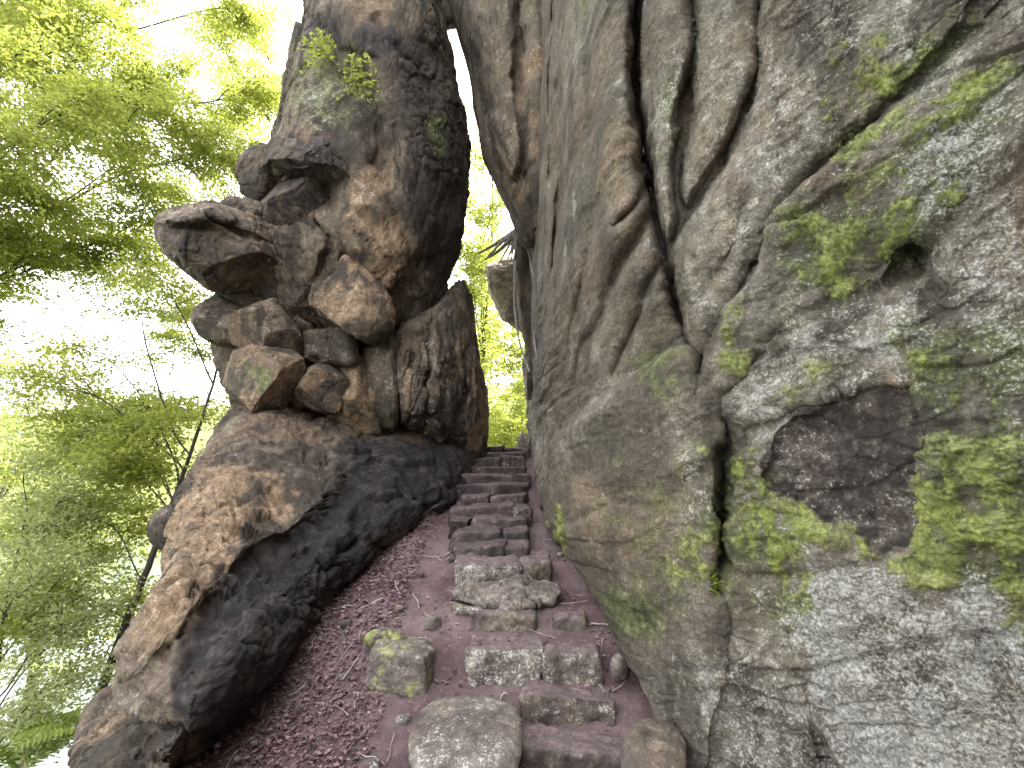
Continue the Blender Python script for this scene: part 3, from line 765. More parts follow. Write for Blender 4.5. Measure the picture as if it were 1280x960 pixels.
# ------------------------------------------------------------------ the cliff on the right
PLAN = smooth_path(np.array([(9.0, 13.5), (4.5, 12.9), (1.9, 12.4), (0.75, 11.7), (0.3, 10.9), (0.33, 9.6), (0.35, 8), (0.41, 6.6), (0.51, 5.5), (0.7, 4.4), (0.88, 3.7), (1.2, 3.05),
                             (1.72, 2.42), (2.3, 1.7), (2.75, 0.7), (3.0, -0.5), (3.1, -2.5), (2.6, -5.5), (1.0, -8.5), (-2.0, -10.5)]), 1100)  # last points add an unseen wall behind the camera to block sky
def build_cliff():
    root = empty('cliff', (0.6, 5.6, 0.4), 'high grey cliff wall with moss and pale lichen along the right of the path', 'cliff')
    X, Y = PLAN[:, 0], PLAN[:, 1]
    ok = Y > 0.6
    px = np.where(ok, 640 + F * X / np.maximum(Y, 0.2), 5000)
    # arc parameter weighted by how large each stretch shows in the picture
    vis = (px < 1450)
    ds = np.hypot(np.diff(X), np.diff(Y))
    dpx = np.abs(np.diff(px))
    w = np.where(vis[1:] & (Y[1:] < 11.3), dpx + 22 * ds, ds * 22)
    cum = np.concatenate([[0], np.cumsum(w)])
    n = int(cum[-1] / 1.55)
    t = np.linspace(0, cum[-1], n)
    x = np.interp(t, cum, X); y = np.interp(t, cum, Y)
    pyv = np.concatenate([np.linspace(-420, -60, 50, endpoint=False), np.arange(-60, 1010, 1.7), np.linspace(1012, 1250, 40)])
    n, m = len(x), len(pyv)
    GX = np.repeat(x[:, None], m, 1); GYY = np.repeat(y[:, None], m, 1)
    ye = np.maximum(GYY, 1.6)
    v = (480 - pyv)[None, :] / F
    Zz = EYE[2] + (SP + CP * v) * ye / (CP - SP * v)
    # rows above the frame rise to at least 11 m, the bottom ends in the ground
    top = np.maximum(Zz[:, :1], 11.0)
    k = np.clip((-60 - pyv) / 360, 0, 1)[None, :]
    zj = Zz[:, np.searchsorted(pyv, -60)][:, None]
    Zz = np.where(pyv[None, :] < -60, zj + (top - zj) * k, Zz)
    Zz = np.maximum(Zz, -0.8 + 0.02 * (1250 - pyv)[None, :] / 250)
    # the foot of the wall spreads a little
    T = np.stack([np.gradient(x), np.gradient(y)], 1); T /= np.linalg.norm(T, axis=1, keepdims=True)
    Nn = np.stack([T[:, 1], -T[:, 0]], 1)                     # facing the path
    if Nn[n // 2, 0] > 0: Nn = -Nn
    P = np.stack([GX, GYY, Zz], -1)
    PX, PY = proj(np.stack([GX, np.maximum(GYY, 0.9), Zz], -1))
    fx, fy = PX.ravel(), PY.ravel()
    V = P.reshape(-1, 3).copy()
    w1 = vnoise(V * 1.7, 5) * 7 + vnoise(V * 5.1, 6) * 3.5
    w2 = vnoise(V * 1.7, 7) * 7 + vnoise(V * 5.1, 8) * 3.5
    crB = [(795, -300), (797, 0), (800, 130), (806, 200), (812, 260), (830, 320), (848, 395), (862, 440), (869, 495)]
    diag = [(1330, -80), (1250, 2), (1120, 131), (1030, 196), (980, 270), (930, 350), (888, 420), (872, 470)]
    lobes = [
        dict(p=[(640, -400), (690, -400), (690, 300), (680, 420), (660, 480), (645, 560), (600, 560), (600, -300)], R=20, H=0.1),
        dict(p=[(686, -400), (793, -400), (796, 0), (799, 130), (805, 200), (811, 262), (829, 322), (845, 392), (855, 425), (800, 457), (740, 500), (690, 547), (655, 575), (650, 520), (664, 450), (690, 350), (697, 250), (692, 100)], R=60, H=0.6, line=[(640, 590), (690, 547), (740, 500), (800, 457), (862, 428)], lr=170),
        dict(p=[(798, -400), (868, -400), (868, 60), (862, 130), (845, 200), (842, 240), (852, 262), (833, 312), (815, 260), (808, 200), (802, 130), (799, 0)], R=34, H=0.36, b=0.04),
        dict(p=[(872, -400), (955, -400), (950, 80), (945, 120), (900, 200), (870, 240), (856, 262), (848, 230), (852, 190), (867, 130), (874, 60)], R=30, H=0.26),
        dict(p=[(958, -400), (1420, -400), (1248, 0), (1118, 129), (1028, 194), (978, 268), (928, 348), (884, 420), (872, 468), (862, 430), (846, 362), (836, 316), (872, 250), (908, 205), (950, 130), (957, 60)], R=80, H=0.26, b=0.1),
        dict(p=[(1246, -1), (1418, -400), (1900, -400), (1900, 420), (1280, 440), (1205, 425), (1163, 372), (1150, 300), (1136, 300), (1105, 368), (1022, 388), (962, 420), (922, 472), (884, 502), (874, 475), (892, 422), (937, 352), (980, 268), (1029, 194), (1118, 128)], R=24, H=0.14, b=0.2),
        dict(p=[(655, 590), (700, 548), (750, 505), (830, 445), (862, 435), (884, 500), (899, 540), (909, 580), (913, 650), (911, 720), (906, 800), (898, 1000), (830, 1000), (800, 860), (760, 790), (720, 715), (690, 650), (660, 620)], R=18, H=0.16, b=0.28),
        dict(p=[(908, 575), (900, 540), (886, 507), (925, 470), (966, 405), (1027, 365), (1100, 345), (1146, 345), (1172, 330), (1240, 220), (1330, 150), (1900, 100), (1900, 1400), (780, 1400), (800, 840), (880, 790), (906, 760), (910, 720), (912, 640)], R=30, H=0.2, b=0.14),
        dict(p=[(890, 470), (897, 400), (915, 372), (940, 385), (950, 430), (925, 465)], R=20, H=0.14, b=0.08),
        dict(p=[(945, 428), (975, 385), (1005, 370), (1030, 390), (1020, 415), (975, 430)], R=16, H=0.12, b=0.18),
        dict(p=[(905, 470), (960, 440), (1080, 425), (1120, 450), (1060, 485), (960, 510), (915, 560), (900, 520)], R=30, H=0.16, b=0.14),
        dict(p=[(905, 590), (940, 560), (955, 640), (985, 740), (990, 790), (950, 800), (912, 740)], R=20, H=0.28, b=0.05),
        dict(p=[(830, 570), (885, 560), (880, 600), (840, 605)], R=12, H=0.36, b=0.13),
    ]
    cracks = [
        (crB, 4, 0.34), (diag, 3.5, 0.12), ([(690, -300), (693, 100), (698, 200), (690, 300), (672, 430)], 5, 0.22),
        ([(899, 570), (901, 620), (906, 680), (905, 735)], 6, 0.75), ([(804, 735), (809, 770), (813, 810)], 1.8, 0.05),
        ([(988, 792), (1000, 840), (1016, 900), (1032, 965)], 3, 0.1), 
        ([(806, 222), (786, 262), (768, 282)], 4, 0.12), ([(870, -100), (872, 60), (850, 150)], 4, 0.2), ([(955, 0), (952, 80), (905, 195)], 5, 0.2),
        ([(946, 130), (946, 215), (925, 290), (880, 370), (862, 410)], 16, 0.09), ([(1060, 240), (1058, 205)], 2, 0.05),
        ([(1140, 285), (1150, 320), (1165, 370)], 5, 0.05), ([(1180, 260), (1215, 243)], 2.5, 0.04),
        ([(930, 545), (1000, 505), (1080, 490), (1150, 480)], 5, 0.07), ([(945, 425), (1000, 412), (1045, 427), (1090, 440)], 4, 0.07), ([(1230, 800), (1255, 860), (1280, 910)], 5, 0.05),
        ([(738, -60), (735, 120), (742, 250), (722, 380), (700, 480)], 9, 0.16), ([(806, 270), (775, 330), (745, 410), (715, 500)], 9, 0.16), ([(822, 330), (800, 400), (770, 470)], 6, 0.1), ([(760, 560), (752, 640), (765, 720)], 3, 0.04),
        ([(720, 560), (716, 620), (722, 690)], 4, 0.06), 
    ]
    rel = relief(fx + w1, fy + w2, lobes, cracks)
    rec = poly_sd(fx + w1 * 1.5, fy + w2 * 1.5, [(945, 600), (960, 545), (1010, 505), (1140, 485), (1165, 560), (1150, 640), (1130, 672), (1095, 685), (1020, 655), (955, 625)], 20)
    rel -= 0.07 * sstep(-4, 8, rec)
    # move along the sight line so that the relief stays where the photograph shows it
    dirv = V - EYE
    L = np.linalg.norm(dirv, axis=1, keepdims=True)
    nn = np.repeat(Nn[:, None], m, 1).reshape(-1, 2)
    cosang = np.abs((dirv[:, :2] * nn).sum(1)) / L[:, 0]
    fade = sstep(0.9, 1.4, V[:, 1])
    amt = (rel * fade * np.clip(0.9 / np.maximum(cosang, 0.28), 1.0, 2.0) * 0.62).reshape(n, m)
    for _ in range(5):
        amt[1:-1] = 0.25 * amt[:-2] + 0.5 * amt[1:-1] + 0.25 * amt[2:]
        amt[:, 1:-1] = 0.25 * amt[:, :-2] + 0.5 * amt[:, 1:-1] + 0.25 * amt[:, 2:]
    amt = amt.ravel()
    V = V - dirv / L * amt[:, None]
    i, j = np.meshgrid(np.arange(n - 1), np.arange(m - 1), indexing='ij')
    Fq = np.stack([i * m + j, i * m + j + 1, (i + 1) * m + j + 1, (i + 1) * m + j], -1).reshape(-1, 4)
    VN = vnormals(V, Fq)
    if (VN[:, :2] * nn).sum() < 0:
        Fq = Fq[:, ::-1]; VN = -VN
    # natural surface: layered grain running up right like the beds of the photograph, pits, grooves
    VO = V.copy(); VO[:, 1] = np.where(V[:, 1] < 3.2, V[:, 1], 3.2 + (V[:, 1] - 3.2) * 0.36)
    D = VO @ np.array([[0.9, 0.1, 0.0], [0.1, 0.9, 0.25], [0.0, -0.35, 0.8]])
    scale = np.clip(V[:, 1] / 5, 0.4, 1.4)
    d = 0.1 * fbm(VO, 0.8, 3, 0.5, 101) + 0.045 * fbm(D * np.array([1, 1, 1.8]), 2.6, 6, 0.6, 105)
    d += 0.022 * scale * fbm(D, 11, 5, 0.65, 120, ridged=True)
    g1 = vnoise(D * np.array([1.2, 1.2, 3.2]), 131) + 0.4 * vnoise(D * 5, 132) + 0.2 * vnoise(D * 14, 133)
    d -= 0.012 * np.exp(-(g1 / 0.05) ** 2) * np.clip(vnoise(V * 1.1, 134) + 0.3, 0, 1)
    d += plates(D * np.array([0.8, 0.8, 1.8]), 0.9, 0.09, 0.03, 150, 0.12) + plates(D * np.array([0.8, 0.8, 2.1]), 3.2, 0.036, 0.015, 160, 0.14) + plates(D * np.array([1, 1, 1.6]), 10, 0.014, 0.008, 170, 0.16)
    calm = np.maximum(sstep(930, 800, fx) * sstep(560, 330, fy), 0.7 * sstep(640, 690, fx) * sstep(930, 880, fx) * sstep(500, 580, fy))
    d = d * (1 - 0.62 * calm)
    V = V + VN * d[:, None]
    # ---- colour of moss, lichen, stains and painted shade
    wx = vnoise(VO * 2.5, 141) * 14 + vnoise(VO * 9, 142) * 9 + vnoise(VO * 24, 145) * 5
    wy = vnoise(VO * 2.5, 143) * 14 + vnoise(VO * 9, 144) * 9 + vnoise(VO * 24, 146) * 5
    mk = {
        'moss': [([(1020, 60), (1090, 40), (1120, 90), (1070, 150), (1030, 160), (1005, 110)], 22, 0.5), ([(975, 290), (1060, 230), (1150, 190), (1150, 280), (1060, 330), (990, 370)], 40, 0.48),
                 ([(1010, 330), (1060, 285), (1130, 272), (1142, 310), (1120, 345), (1060, 375), (1015, 372)], 22, 0.78),
                 ([(895, 450), (900, 395), (920, 372), (945, 395), (945, 430), (915, 465)], 12, 0.72),
                 ([(1180, 120), (1280, 30), (1290, 70), (1230, 130), (1170, 175), (1090, 200), (1030, 210), (1090, 165)], 30, 0.74),
                 ([(905, 575), (945, 560), (955, 620), (985, 660), (985, 740), (965, 725), (950, 660), (938, 700), (918, 690)], 11, 0.9),
                 ([(960, 615), (1005, 625), (1030, 655), (1075, 665), (1095, 690), (1130, 680), (1150, 620), (1165, 580), (1200, 640), (1210, 700), (1150, 745), (1130, 720), (1060, 680), (1000, 670)], 12, 0.95),
                 ([(1130, 430), (1200, 420), (1215, 450), (1290, 560), (1290, 720), (1240, 720), (1170, 640), (1150, 560), (1170, 500)], 36, 0.64),
                 ([(985, 670), (1010, 700), (1020, 760), (995, 750)], 14, 0.6), ([(845, 640), (890, 660), (895, 730), (850, 740), (838, 690)], 20, 0.55),
                 ([(985, 480), (1040, 450), (1070, 455), (1030, 490), (1000, 510)], 12, 0.6), ([(1165, 220), (1210, 235), (1210, 260), (1180, 265)], 12, 0.4),
                 ([(686, 640), (704, 645), (708, 690), (700, 715), (688, 705)], 6, 1.0), ([(860, 540), (895, 545), (890, 575), (865, 575)], 12, 0.5), ([(1040, 150), (1070, 160), (1040, 190)], 14, 0.5),
                 ([(1170, 0), (1240, -30), (1230, 10), (1170, 60), (1120, 100)], 18, 0.45), ([(1250, 700), (1290, 740), (1290, 830), (1250, 780)], 16, 0.6)],
        'green': [([(900, 560), (1000, 640), (1000, 790), (920, 780), (840, 640)], 40, 0.6), ([(1120, 400), (1290, 380), (1290, 760), (1190, 720), (1140, 560)], 40, 0.7), ([(750, 740), (800, 735), (835, 760), (830, 815), (770, 815), (755, 790)], 16, 0.95), ([(800, 440), (850, 430), (865, 480), (860, 505), (810, 500)], 14, 0.75),
                  ([(740, 560), (900, 560), (900, 800), (760, 740)], 50, 0.42), ([(1000, 60), (1100, 20), (1110, 110), (1030, 150)], 50, 0.4), ([(960, 290), (1130, 150), (1290, 40), (1290, 200), (1160, 330), (1000, 400), (930, 420)], 50, 0.62),
                  ([(980, 740), (1010, 760), (1050, 800), (1000, 800)], 14, 0.7), ([(1140, 440), (1290, 430), (1290, 700), (1180, 680)], 40, 0.6), ([(930, 700), (1000, 720), (1040, 790), (950, 790)], 20, 0.6),
                  ([(820, 80), (860, 80), (850, 180), (830, 200)], 20, 0.5), ([(1100, 60), (1240, -40), (1200, 60), (1100, 140)], 25, 0.7), ([(640, -50), (780, -60), (770, 30), (690, 25)], 20, 0.35)],
        'lichen': [([(960, 100), (1040, 180), (960, 280), (900, 400), (870, 380), (930, 260)], 40, 0.4), ([(1005, 690), (1090, 700), (1160, 760), (1220, 740), (1290, 770), (1340, 980), (1030, 980), (1000, 850), (985, 780)], 25, 0.92),
                   ([(1180, 120), (1290, 110), (1290, 260), (1180, 330), (1120, 250), (1080, 300), (1000, 330), (1090, 220)], 35, 0.6),
                   ([(1170, 80), (1290, 60), (1290, 300), (1200, 260)], 40, 0.62), ([(1150, 300), (1290, 250), (1290, 430), (1200, 420)], 30, 0.55), ([(980, 10), (1100, 0), (1110, 150), (1000, 200), (960, 120)], 50, 0.36),
                   ([(900, 440), (1000, 420), (1090, 400), (1150, 380), (1150, 450), (1000, 500), (900, 520)], 25, 0.42), ([(830, 820), (1000, 830), (1020, 980), (900, 980)], 30, 0.58),
                   ([(830, 30), (860, 40), (856, 150), (830, 190)], 16, 0.4), ([(840, 560), (885, 560), (880, 600), (840, 605)], 10, 0.55), ([(920, 250), (1000, 180), (960, 300), (900, 380)], 30, 0.36),
                   ([(940, 740), (965, 730), (965, 760), (940, 765)], 8, 0.6), ([(850, 600), (890, 610), (880, 660), (850, 650)], 12, 0.4), ([(1260, 470), (1300, 470), (1300, 640), (1265, 640)], 18, 0.4)],
        'dark': [([(640, 230), (690, 240), (690, 400), (672, 470), (650, 450)], 12, 0.45), ([(900, 560), (912, 600), (912, 740), (898, 740)], 5, 0.5), ([(1240, 810), (1290, 830), (1290, 900), (1255, 870)], 14, 0.4),  # shade of recess, slit, hollow and overhang painted in
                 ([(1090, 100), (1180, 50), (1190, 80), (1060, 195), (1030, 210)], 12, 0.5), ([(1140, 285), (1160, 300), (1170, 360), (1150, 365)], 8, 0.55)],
        'tan': [([(740, 110), (800, 150), (803, 230), (770, 290), (745, 240), (735, 180)], 20, 0.65), ([(680, 590), (760, 540), (880, 560), (890, 720), (800, 800), (740, 720), (690, 640)], 40, 0.42), ([(1015, 60), (1090, 40), (1110, 110), (1040, 160)], 25, 0.4), ([(860, 300), (940, 230), (930, 320), (880, 390)], 30, 0.35), ([(1115, 480), (1145, 478), (1140, 515), (1118, 510)], 8, 0.75)],
        'maroon': [([(945, 610), (955, 550), (1010, 508), (1145, 488), (1168, 560), (1150, 640), (1130, 675), (1095, 688), (1070, 668), (1030, 655), (1005, 628), (960, 618)], 10, 1.0)],
    }
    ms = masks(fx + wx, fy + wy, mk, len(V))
    ms['lichen'] = np.maximum(ms['lichen'], 0.36 * sstep(820, 1050, fx))
    VO = V.copy(); VO[:, 1] = np.where(V[:, 1] < 3.2, V[:, 1], 3.2 + (V[:, 1] - 3.2) * 0.36)
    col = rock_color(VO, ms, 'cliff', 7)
    V = V + VN * (0.022 * np.clip(LAST_MF, 0, 1))[:, None]
    # browner, barer stone on the columns and the lower wall
    nb_ = fbm(VO, 2.0, 5, 0.6, 77)
    fb = 0.6 * sstep(930, 800, fx + 60 * nb_) * sstep(640, 430, fy + 80 * nb_) * sstep(-0.45, 0.1, nb_)
    fl = 0.5 * sstep(640, 690, fx) * sstep(930, 840, fx + 50 * nb_) * sstep(520, 600, fy) * sstep(860, 780, fy + 60 * nb_)
    bf = np.maximum(fb, fl) * (1 - np.clip(ms['moss'] + ms['green'], 0, 1))
    gr_ = 0.75 + 0.9 * np.clip(fbm(VO, 12, 5, 0.68, 79) + 0.3, 0, 1)
    col[:, :3] = lerp(col[:, :3], np.array([0.145, 0.112, 0.078])[None] * gr_[:, None], bf)
    col[:, 3] -= 0.18 * bf
    global CLIFF_V, CLIFF_N, CLIFF_PP
    CLIFF_V, CLIFF_N = V, VN
    CLIFF_PP = proj(np.stack([V[:, 0], np.maximum(V[:, 1], 0.9), V[:, 2]], -1))
    # unseen wall top, added going back as a solid mass to block the sun
    loc = np.array(root.location)
    mesh_np('rock_face', V, Fq, M_cliff, root, loc, {'col': col})
    tv = V.reshape(n, m, 3)[::12, 0]
    nn0 = Nn[::12]
    rows = []
    for q, (off, up) in enumerate([(0.0, -0.05), (0.8, 1.2), (3.0, 2.2), (7.0, 2.6), (16.0, 2.5), (16.0, -16.0)]):
        r = tv.copy()
        r[:, 0] += off * np.maximum(0.35, -nn0[:, 0]) + 0.4 * (off > 0); r[:, 1] += -off * nn0[:, 1] * 0.3; r[:, 2] += up
        rows.append(r)
    TV = np.concatenate(rows); k = len(tv)
    TV[k:] += 0.3 * rng.normal(size=TV[k:].shape)
    i, j = np.meshgrid(np.arange(len(rows) - 1), np.arange(k - 1), indexing='ij')
    TF = np.stack([i * k + j, i * k + j + 1, (i + 1) * k + j + 1, (i + 1) * k + j], -1).reshape(-1, 4)
    zz = np.full((len(TV), 4), 0.12)
    mesh_np('added_cliff_top', TV, TF, M_cliff, root, loc, {'col': zz})
    return root
cliff = build_cliff()
def cliff_pt(x, y):
    PX, PY = CLIFF_PP
    k = np.argmin((PX - x) ** 2 + (PY - y) ** 2)
    return CLIFF_V[k], CLIFF_N[k]
c0 = np.array(cliff.location)
inflated('overhanging_pillar', [(575, -190), (640, -210), (700, -190), (700, -40), (697, 60), (698, 140), (696, 220), (690, 262), (676, 290), (660, 300), (650, 293), (640, 262), (630, 242), (617, 216), (603, 188), (597, 140), (592, 100), (582, 60), (570, 15), (560, -40)],
         [(620, 0, 7.6), (690, 0, 7.2), (650, 290, 7.9)], 0.75, 2.6, N=210, sm=1, p=2.6, grow=1.05, center=(650, 60),
         lobes=[dict(p=[(580, -150), (630, -150), (650, 0), (648, 100), (655, 180), (640, 240), (610, 185), (600, 90), (580, 20)], R=26, H=0.2), dict(p=[(640, -150), (697, -150), (695, 200), (680, 285), (660, 290), (662, 180), (652, 60)], R=26, H=0.24)],
         cracks=[([(642, 245), (655, 222), (668, 205)], 3, 0.08), ([(655, 20), (645, 60), (648, 110)], 4, 0.06), ([(600, 20), (605, 80), (612, 140)], 4, 0.05)],
         mask={'tan': [([(640, 60), (690, 60), (690, 200), (650, 200)], 30, 0.45)], 'dark': [([(575, -50), (600, 30), (612, 120), (600, 120), (570, 0)], 14, 0.5)], 'green': [([(650, -40), (700, -40), (700, 20), (660, 10)], 14, 0.4)]},
         rough=0.08, freq=1.0, fine=0.012, groove=0.02, plate=0.025, pf=1.0, seed=33, mat=M_pillar, parent=cliff, origin=c0, stretch=(1.2, 1.2, 0.5))
inflated('rear_pillar', [(648, 270), (668, 262), (690, 300), (688, 420), (668, 500), (655, 500), (668, 460), (658, 440), (648, 400), (643, 350), (645, 310)], [(665, 380, 9.4)], 0.35, 0.8, N=110, sm=1, center=(668, 380),
         mask={'dark': [([(640, 270), (690, 270), (690, 480), (650, 480)], 10, 0.3)]}, rough=0.06, freq=1.6, groove=0.06, seed=34, mat=M_pillar, parent=cliff, origin=c0, stretch=(1.3, 1.3, 0.4))

# ------------------------------------------------------------------ steps
def stone(name, x0, x1, z0, z1, y0, y1, seed, mat=M_step, parent=None, origin=None, rot=0.0, base=None, k=4.5, N=26, rough=0.03, tilt=0.0, dust=0.0):
    """a rough hewn block: a rounded box with worn corners"""
    g = np.linspace(-1, 1, N)
    A, B = np.meshgrid(g, g, indexing='ij')
    o1 = np.ones_like(A)
    faces = [(o1, A, B), (-o1, B, A), (A, B, o1), (B, A, -o1), (B, o1, A), (A, -o1, B)]
    Vs, Fs = [], []
    i, j = np.meshgrid(np.arange(N - 1), np.arange(N - 1), indexing='ij')
    q4 = np.stack([i * N + j, (i + 1) * N + j, (i + 1) * N + j + 1, i * N + j + 1], -1).reshape(-1, 4)
    for f, fc in enumerate(faces):
        Vs.append(np.stack([c.ravel() for c in fc], -1)); Fs.append(q4 + f * N * N)
    V = np.concatenate(Vs); Fq = np.concatenate(Fs)
    L = (np.abs(V) ** k).sum(1) ** (1 / k)
    V = V / L[:, None]
    # weld
    key = np.round(V * 20000).astype(np.int64)
    _, idx, inv = np.unique(key, axis=0, return_index=True, return_inverse=True)
    V = V[idx]; Fq = inv.ravel()[Fq]
    h = np.array([(x1 - x0) / 2, (y1 - y0) / 2, (z1 - z0) / 2])
    c = np.array([(x1 + x0) / 2, (y1 + y0) / 2, (z1 + z0) / 2])
    V = V * h
    rs = np.random.default_rng(seed)
    # uneven taper
    V[:, 0] *= 1 + 0.07 * rs.normal() * V[:, 2] / h[2] + 0.04 * rs.normal() * V[:, 1] / h[1]
    V[:, 2] *= 1 + 0.08 * rs.normal() * V[:, 0] / h[0]
    if rot:
        cr, sr = math.cos(rot), math.sin(rot)
        V[:, 0], V[:, 1] = V[:, 0] * cr - V[:, 1] * sr, V[:, 0] * sr + V[:, 1] * cr
    V[:, 2] += tilt * V[:, 0]
    V = V + c
    Nn = vnormals(V, Fq)
    if ((V - c) * Nn).sum() < 0:
        Fq = Fq[:, ::-1]; Nn = -Nn
    V = V + Nn * (rough * fbm(V, 5, 3, 0.5, seed) + rough * 0.6 * fbm(V, 16, 4, 0.6, seed + 5))[:, None]
    n = len(V)
    ms = {kk: np.full(n, vv) for kk, vv in (base or {}).items()}
    cc = rock_color(V, ms, PALOF[mat.name.split('.')[0]], seed)
    if dust:
        f = dust * sstep(0.45, 0.9, Nn[:, 2] + 0.35 * fbm(V, 9, 4, 0.6, seed + 8))
        cc[:, :3] = lerp(cc[:, :3], np.array([0.185, 0.135, 0.14]), f); cc[:, 3] -= 0.3 * f
    return mesh_np(name, V, Fq, mat, parent, origin, {'col': cc})

st0 = (0.1, 4.0, 0.1)
stairs = empty('stone_steps', st0, 'flight of worn stone steps climbing into the gap between tower and cliff', 'steps')
# (front distance, top pixel row, [(x0, x1, base marks)])
ROWS = [
    (3.1, 938, [(640, 790, {})]),
    (3.36, 876, [(656, 768, {'lichen': 0.25})]),
    (3.6, 811, [(585, 678, {'lichen': 0.5}), (681, 748, {'lichen': 0.35})]),
    (3.95, 765, [(590, 668, {'maroon': 0.3}), (690, 735, {'lichen': 0.15})]),
    (4.5, 704, [(569, 650, {'lichen': 0.55}), (652, 690, {})]),
    (4.88, 683, [(571, 628, {}), (630, 660, {'lichen': 0.45})]),
    (5.25, 665, [(566, 628, {}), (630, 660, {})]),
    (5.62, 650, [(560, 588, {}), (590, 660, {})]),
    (6.0, 634, [(562, 640, {}), (642, 662, {})]),
    (6.4, 620, [(574, 612, {}), (614, 658, {})]),
    (6.8, 606, [(566, 660, {})]),
    (7.2, 594, [(570, 640, {}), (642, 662, {})]),
    (7.6, 584, [(572, 657, {})]),
    (8.0, 573, [(582, 624, {}), (626, 655, {})]),
    (8.4, 566, [(588, 655, {})]),
    (8.8, 559, [(590, 628, {}), (630, 660, {})]),
]
for r, (d, py, sts) in enumerate(ROWS):
    zt = z_at(py, d)
    for q, (a, b, bs) in enumerate(sts):
        P1 = unproj(a, py, d); P2 = unproj(b, py, d)
        wj = random.uniform(-0.05, 0.05)
        bs = dict(bs)
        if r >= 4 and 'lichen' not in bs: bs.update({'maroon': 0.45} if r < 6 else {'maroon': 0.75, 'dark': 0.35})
        elif r < 4: bs.setdefault('tan', 0.3)
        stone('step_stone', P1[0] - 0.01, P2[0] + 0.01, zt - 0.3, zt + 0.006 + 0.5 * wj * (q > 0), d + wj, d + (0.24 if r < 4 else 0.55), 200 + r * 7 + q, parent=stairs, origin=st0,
              rot=random.uniform(-0.07, 0.07), base=bs if r < 5 else {}, k=random.choice([6, 9, 13]) if r < 5 else 13, rough=0.035, N=24, tilt=random.uniform(-0.05, 0.05) if r < 5 else random.uniform(-0.02, 0.02), dust=0.9 if r < 5 else 0.45, mat=M_step if r < 5 else M_step_shade)
# broad flat slab laid across the flight
o = inflated('step_slab', [(560, 738), (572, 728), (610, 726), (660, 722), (697, 730), (702, 742), (690, 754), (655, 760), (630, 768), (600, 760), (572, 750)], [(630, 724, 4.45), (600, 765, 4.0), (690, 745, 4.2)], 0.05, 0.25, N=100, sm=0, p=5,
             rough=0.04, freq=3, fine=0.02, groove=0.01, plate=0.03, pf=4, seed=41, mat=M_step, parent=stairs, origin=st0, base={'tan': 0.25, 'maroon': 0.25})
o = inflated('step_stone', [(562, 752), (600, 760), (622, 770), (612, 776), (585, 772), (565, 766)], [(590, 762, 4.1)], 0.1, 0.25, N=50, sm=0, rough=0.015, seed=42, mat=M_step, parent=stairs, origin=st0, base={'lichen': 0.5})

def ground_stone(outline, d, tf, tb, label, seed, name='boulder', cat='boulder', **kw):
    ol = np.asarray(outline, float)
    org = tuple(unproj(ol[:, 0].mean(), ol[:, 1].max(), d if np.isscalar(d) else d[1][2]))
    o = inflated(name, outline, [(0, 0, d)] if np.isscalar(d) else d, tf, tb, seed=seed, origin=org, mat=M_step, **kw)
    tag(o, label, cat)
    return o
ground_stone([(508, 920), (520, 890), (550, 872), (590, 866), (630, 872), (652, 890), (656, 930), (645, 985), (600, 1030), (540, 1010), (510, 960)], [(580, 866, 3.45), (580, 1000, 2.78), (520, 920, 3.15)], 0.1, 0.35,
             'large smooth pale boulder set in the path at the foot of the steps', 51, N=130, sm=1, p=3, rough=0.035, fine=0.008, groove=0.0,
             mask={'lichen': [([(515, 900), (600, 880), (640, 900), (620, 1000), (520, 980)], 20, 0.42)], 'tan': [([(530, 870), (640, 880), (640, 910), (540, 900)], 15, 0.3)]})
bp = unproj(500, 862, 3.55)
o = stone('boulder', -0.205, 0.205, -0.16, 0.09, -0.16, 0.16, 52, k=16, N=44, rough=0.022, rot=-0.2, tilt=-0.1, base={'moss': 0.3, 'lichen': 0.28}, origin=(0, 0, 0))
o.location = (bp[0], bp[1] + 0.15, bp[2] + 0.13)
tag(o, 'squat blocky stone with yellow green moss on the litter slope left of the steps', 'boulder')
ground_stone([(452, 802), (462, 790), (485, 787), (508, 793), (515, 806), (490, 816), (465, 814)], 3.85, 0.1, 0.2,
             'low mossy stone half sunk in soil behind the blocky stone', 53, N=60, sm=1, rough=0.015, base={'moss': 0.4})
ground_stone([(532, 775), (540, 767), (550, 772), (551, 788), (538, 792), (531, 786)], 4.0, 0.05, 0.08, 'small upright grey stone beside the broad slab', 54, N=40, sm=0, rough=0.008, facets=3)
ground_stone([(400, 880), (415, 845), (445, 838), (470, 860), (480, 900), (455, 925), (415, 915)], 3.75, 0.05, 0.2, 'flat stone nearly buried in the leaf litter', 55, N=70, sm=1, rough=0.02, base={'maroon': 0.4})
ground_stone([(780, 925), (792, 903), (820, 896), (850, 905), (858, 940), (850, 1000), (800, 1010), (782, 970)], [(820, 896, 3.15), (820, 1010, 2.7), (780, 940, 2.95)], 0.07, 0.3, 'dusty purple grey stone at the foot of the cliff', 56, N=80, sm=1, rough=0.03, base={'maroon': 0.3})
ground_stone([(762, 826), (772, 815), (784, 822), (786, 845), (776, 852), (765, 846)], 3.6, 0.08, 0.12, 'small grey cobble against the foot of the cliff', 57, N=40, sm=1, rough=0.01)
ground_stone([(645, 562), (646, 548), (652, 540), (664, 545), (668, 575), (650, 578)], 9.2, 0.2, 0.3, 'little rock beside the topmost step', 58, N=50, sm=0, rough=0.03)

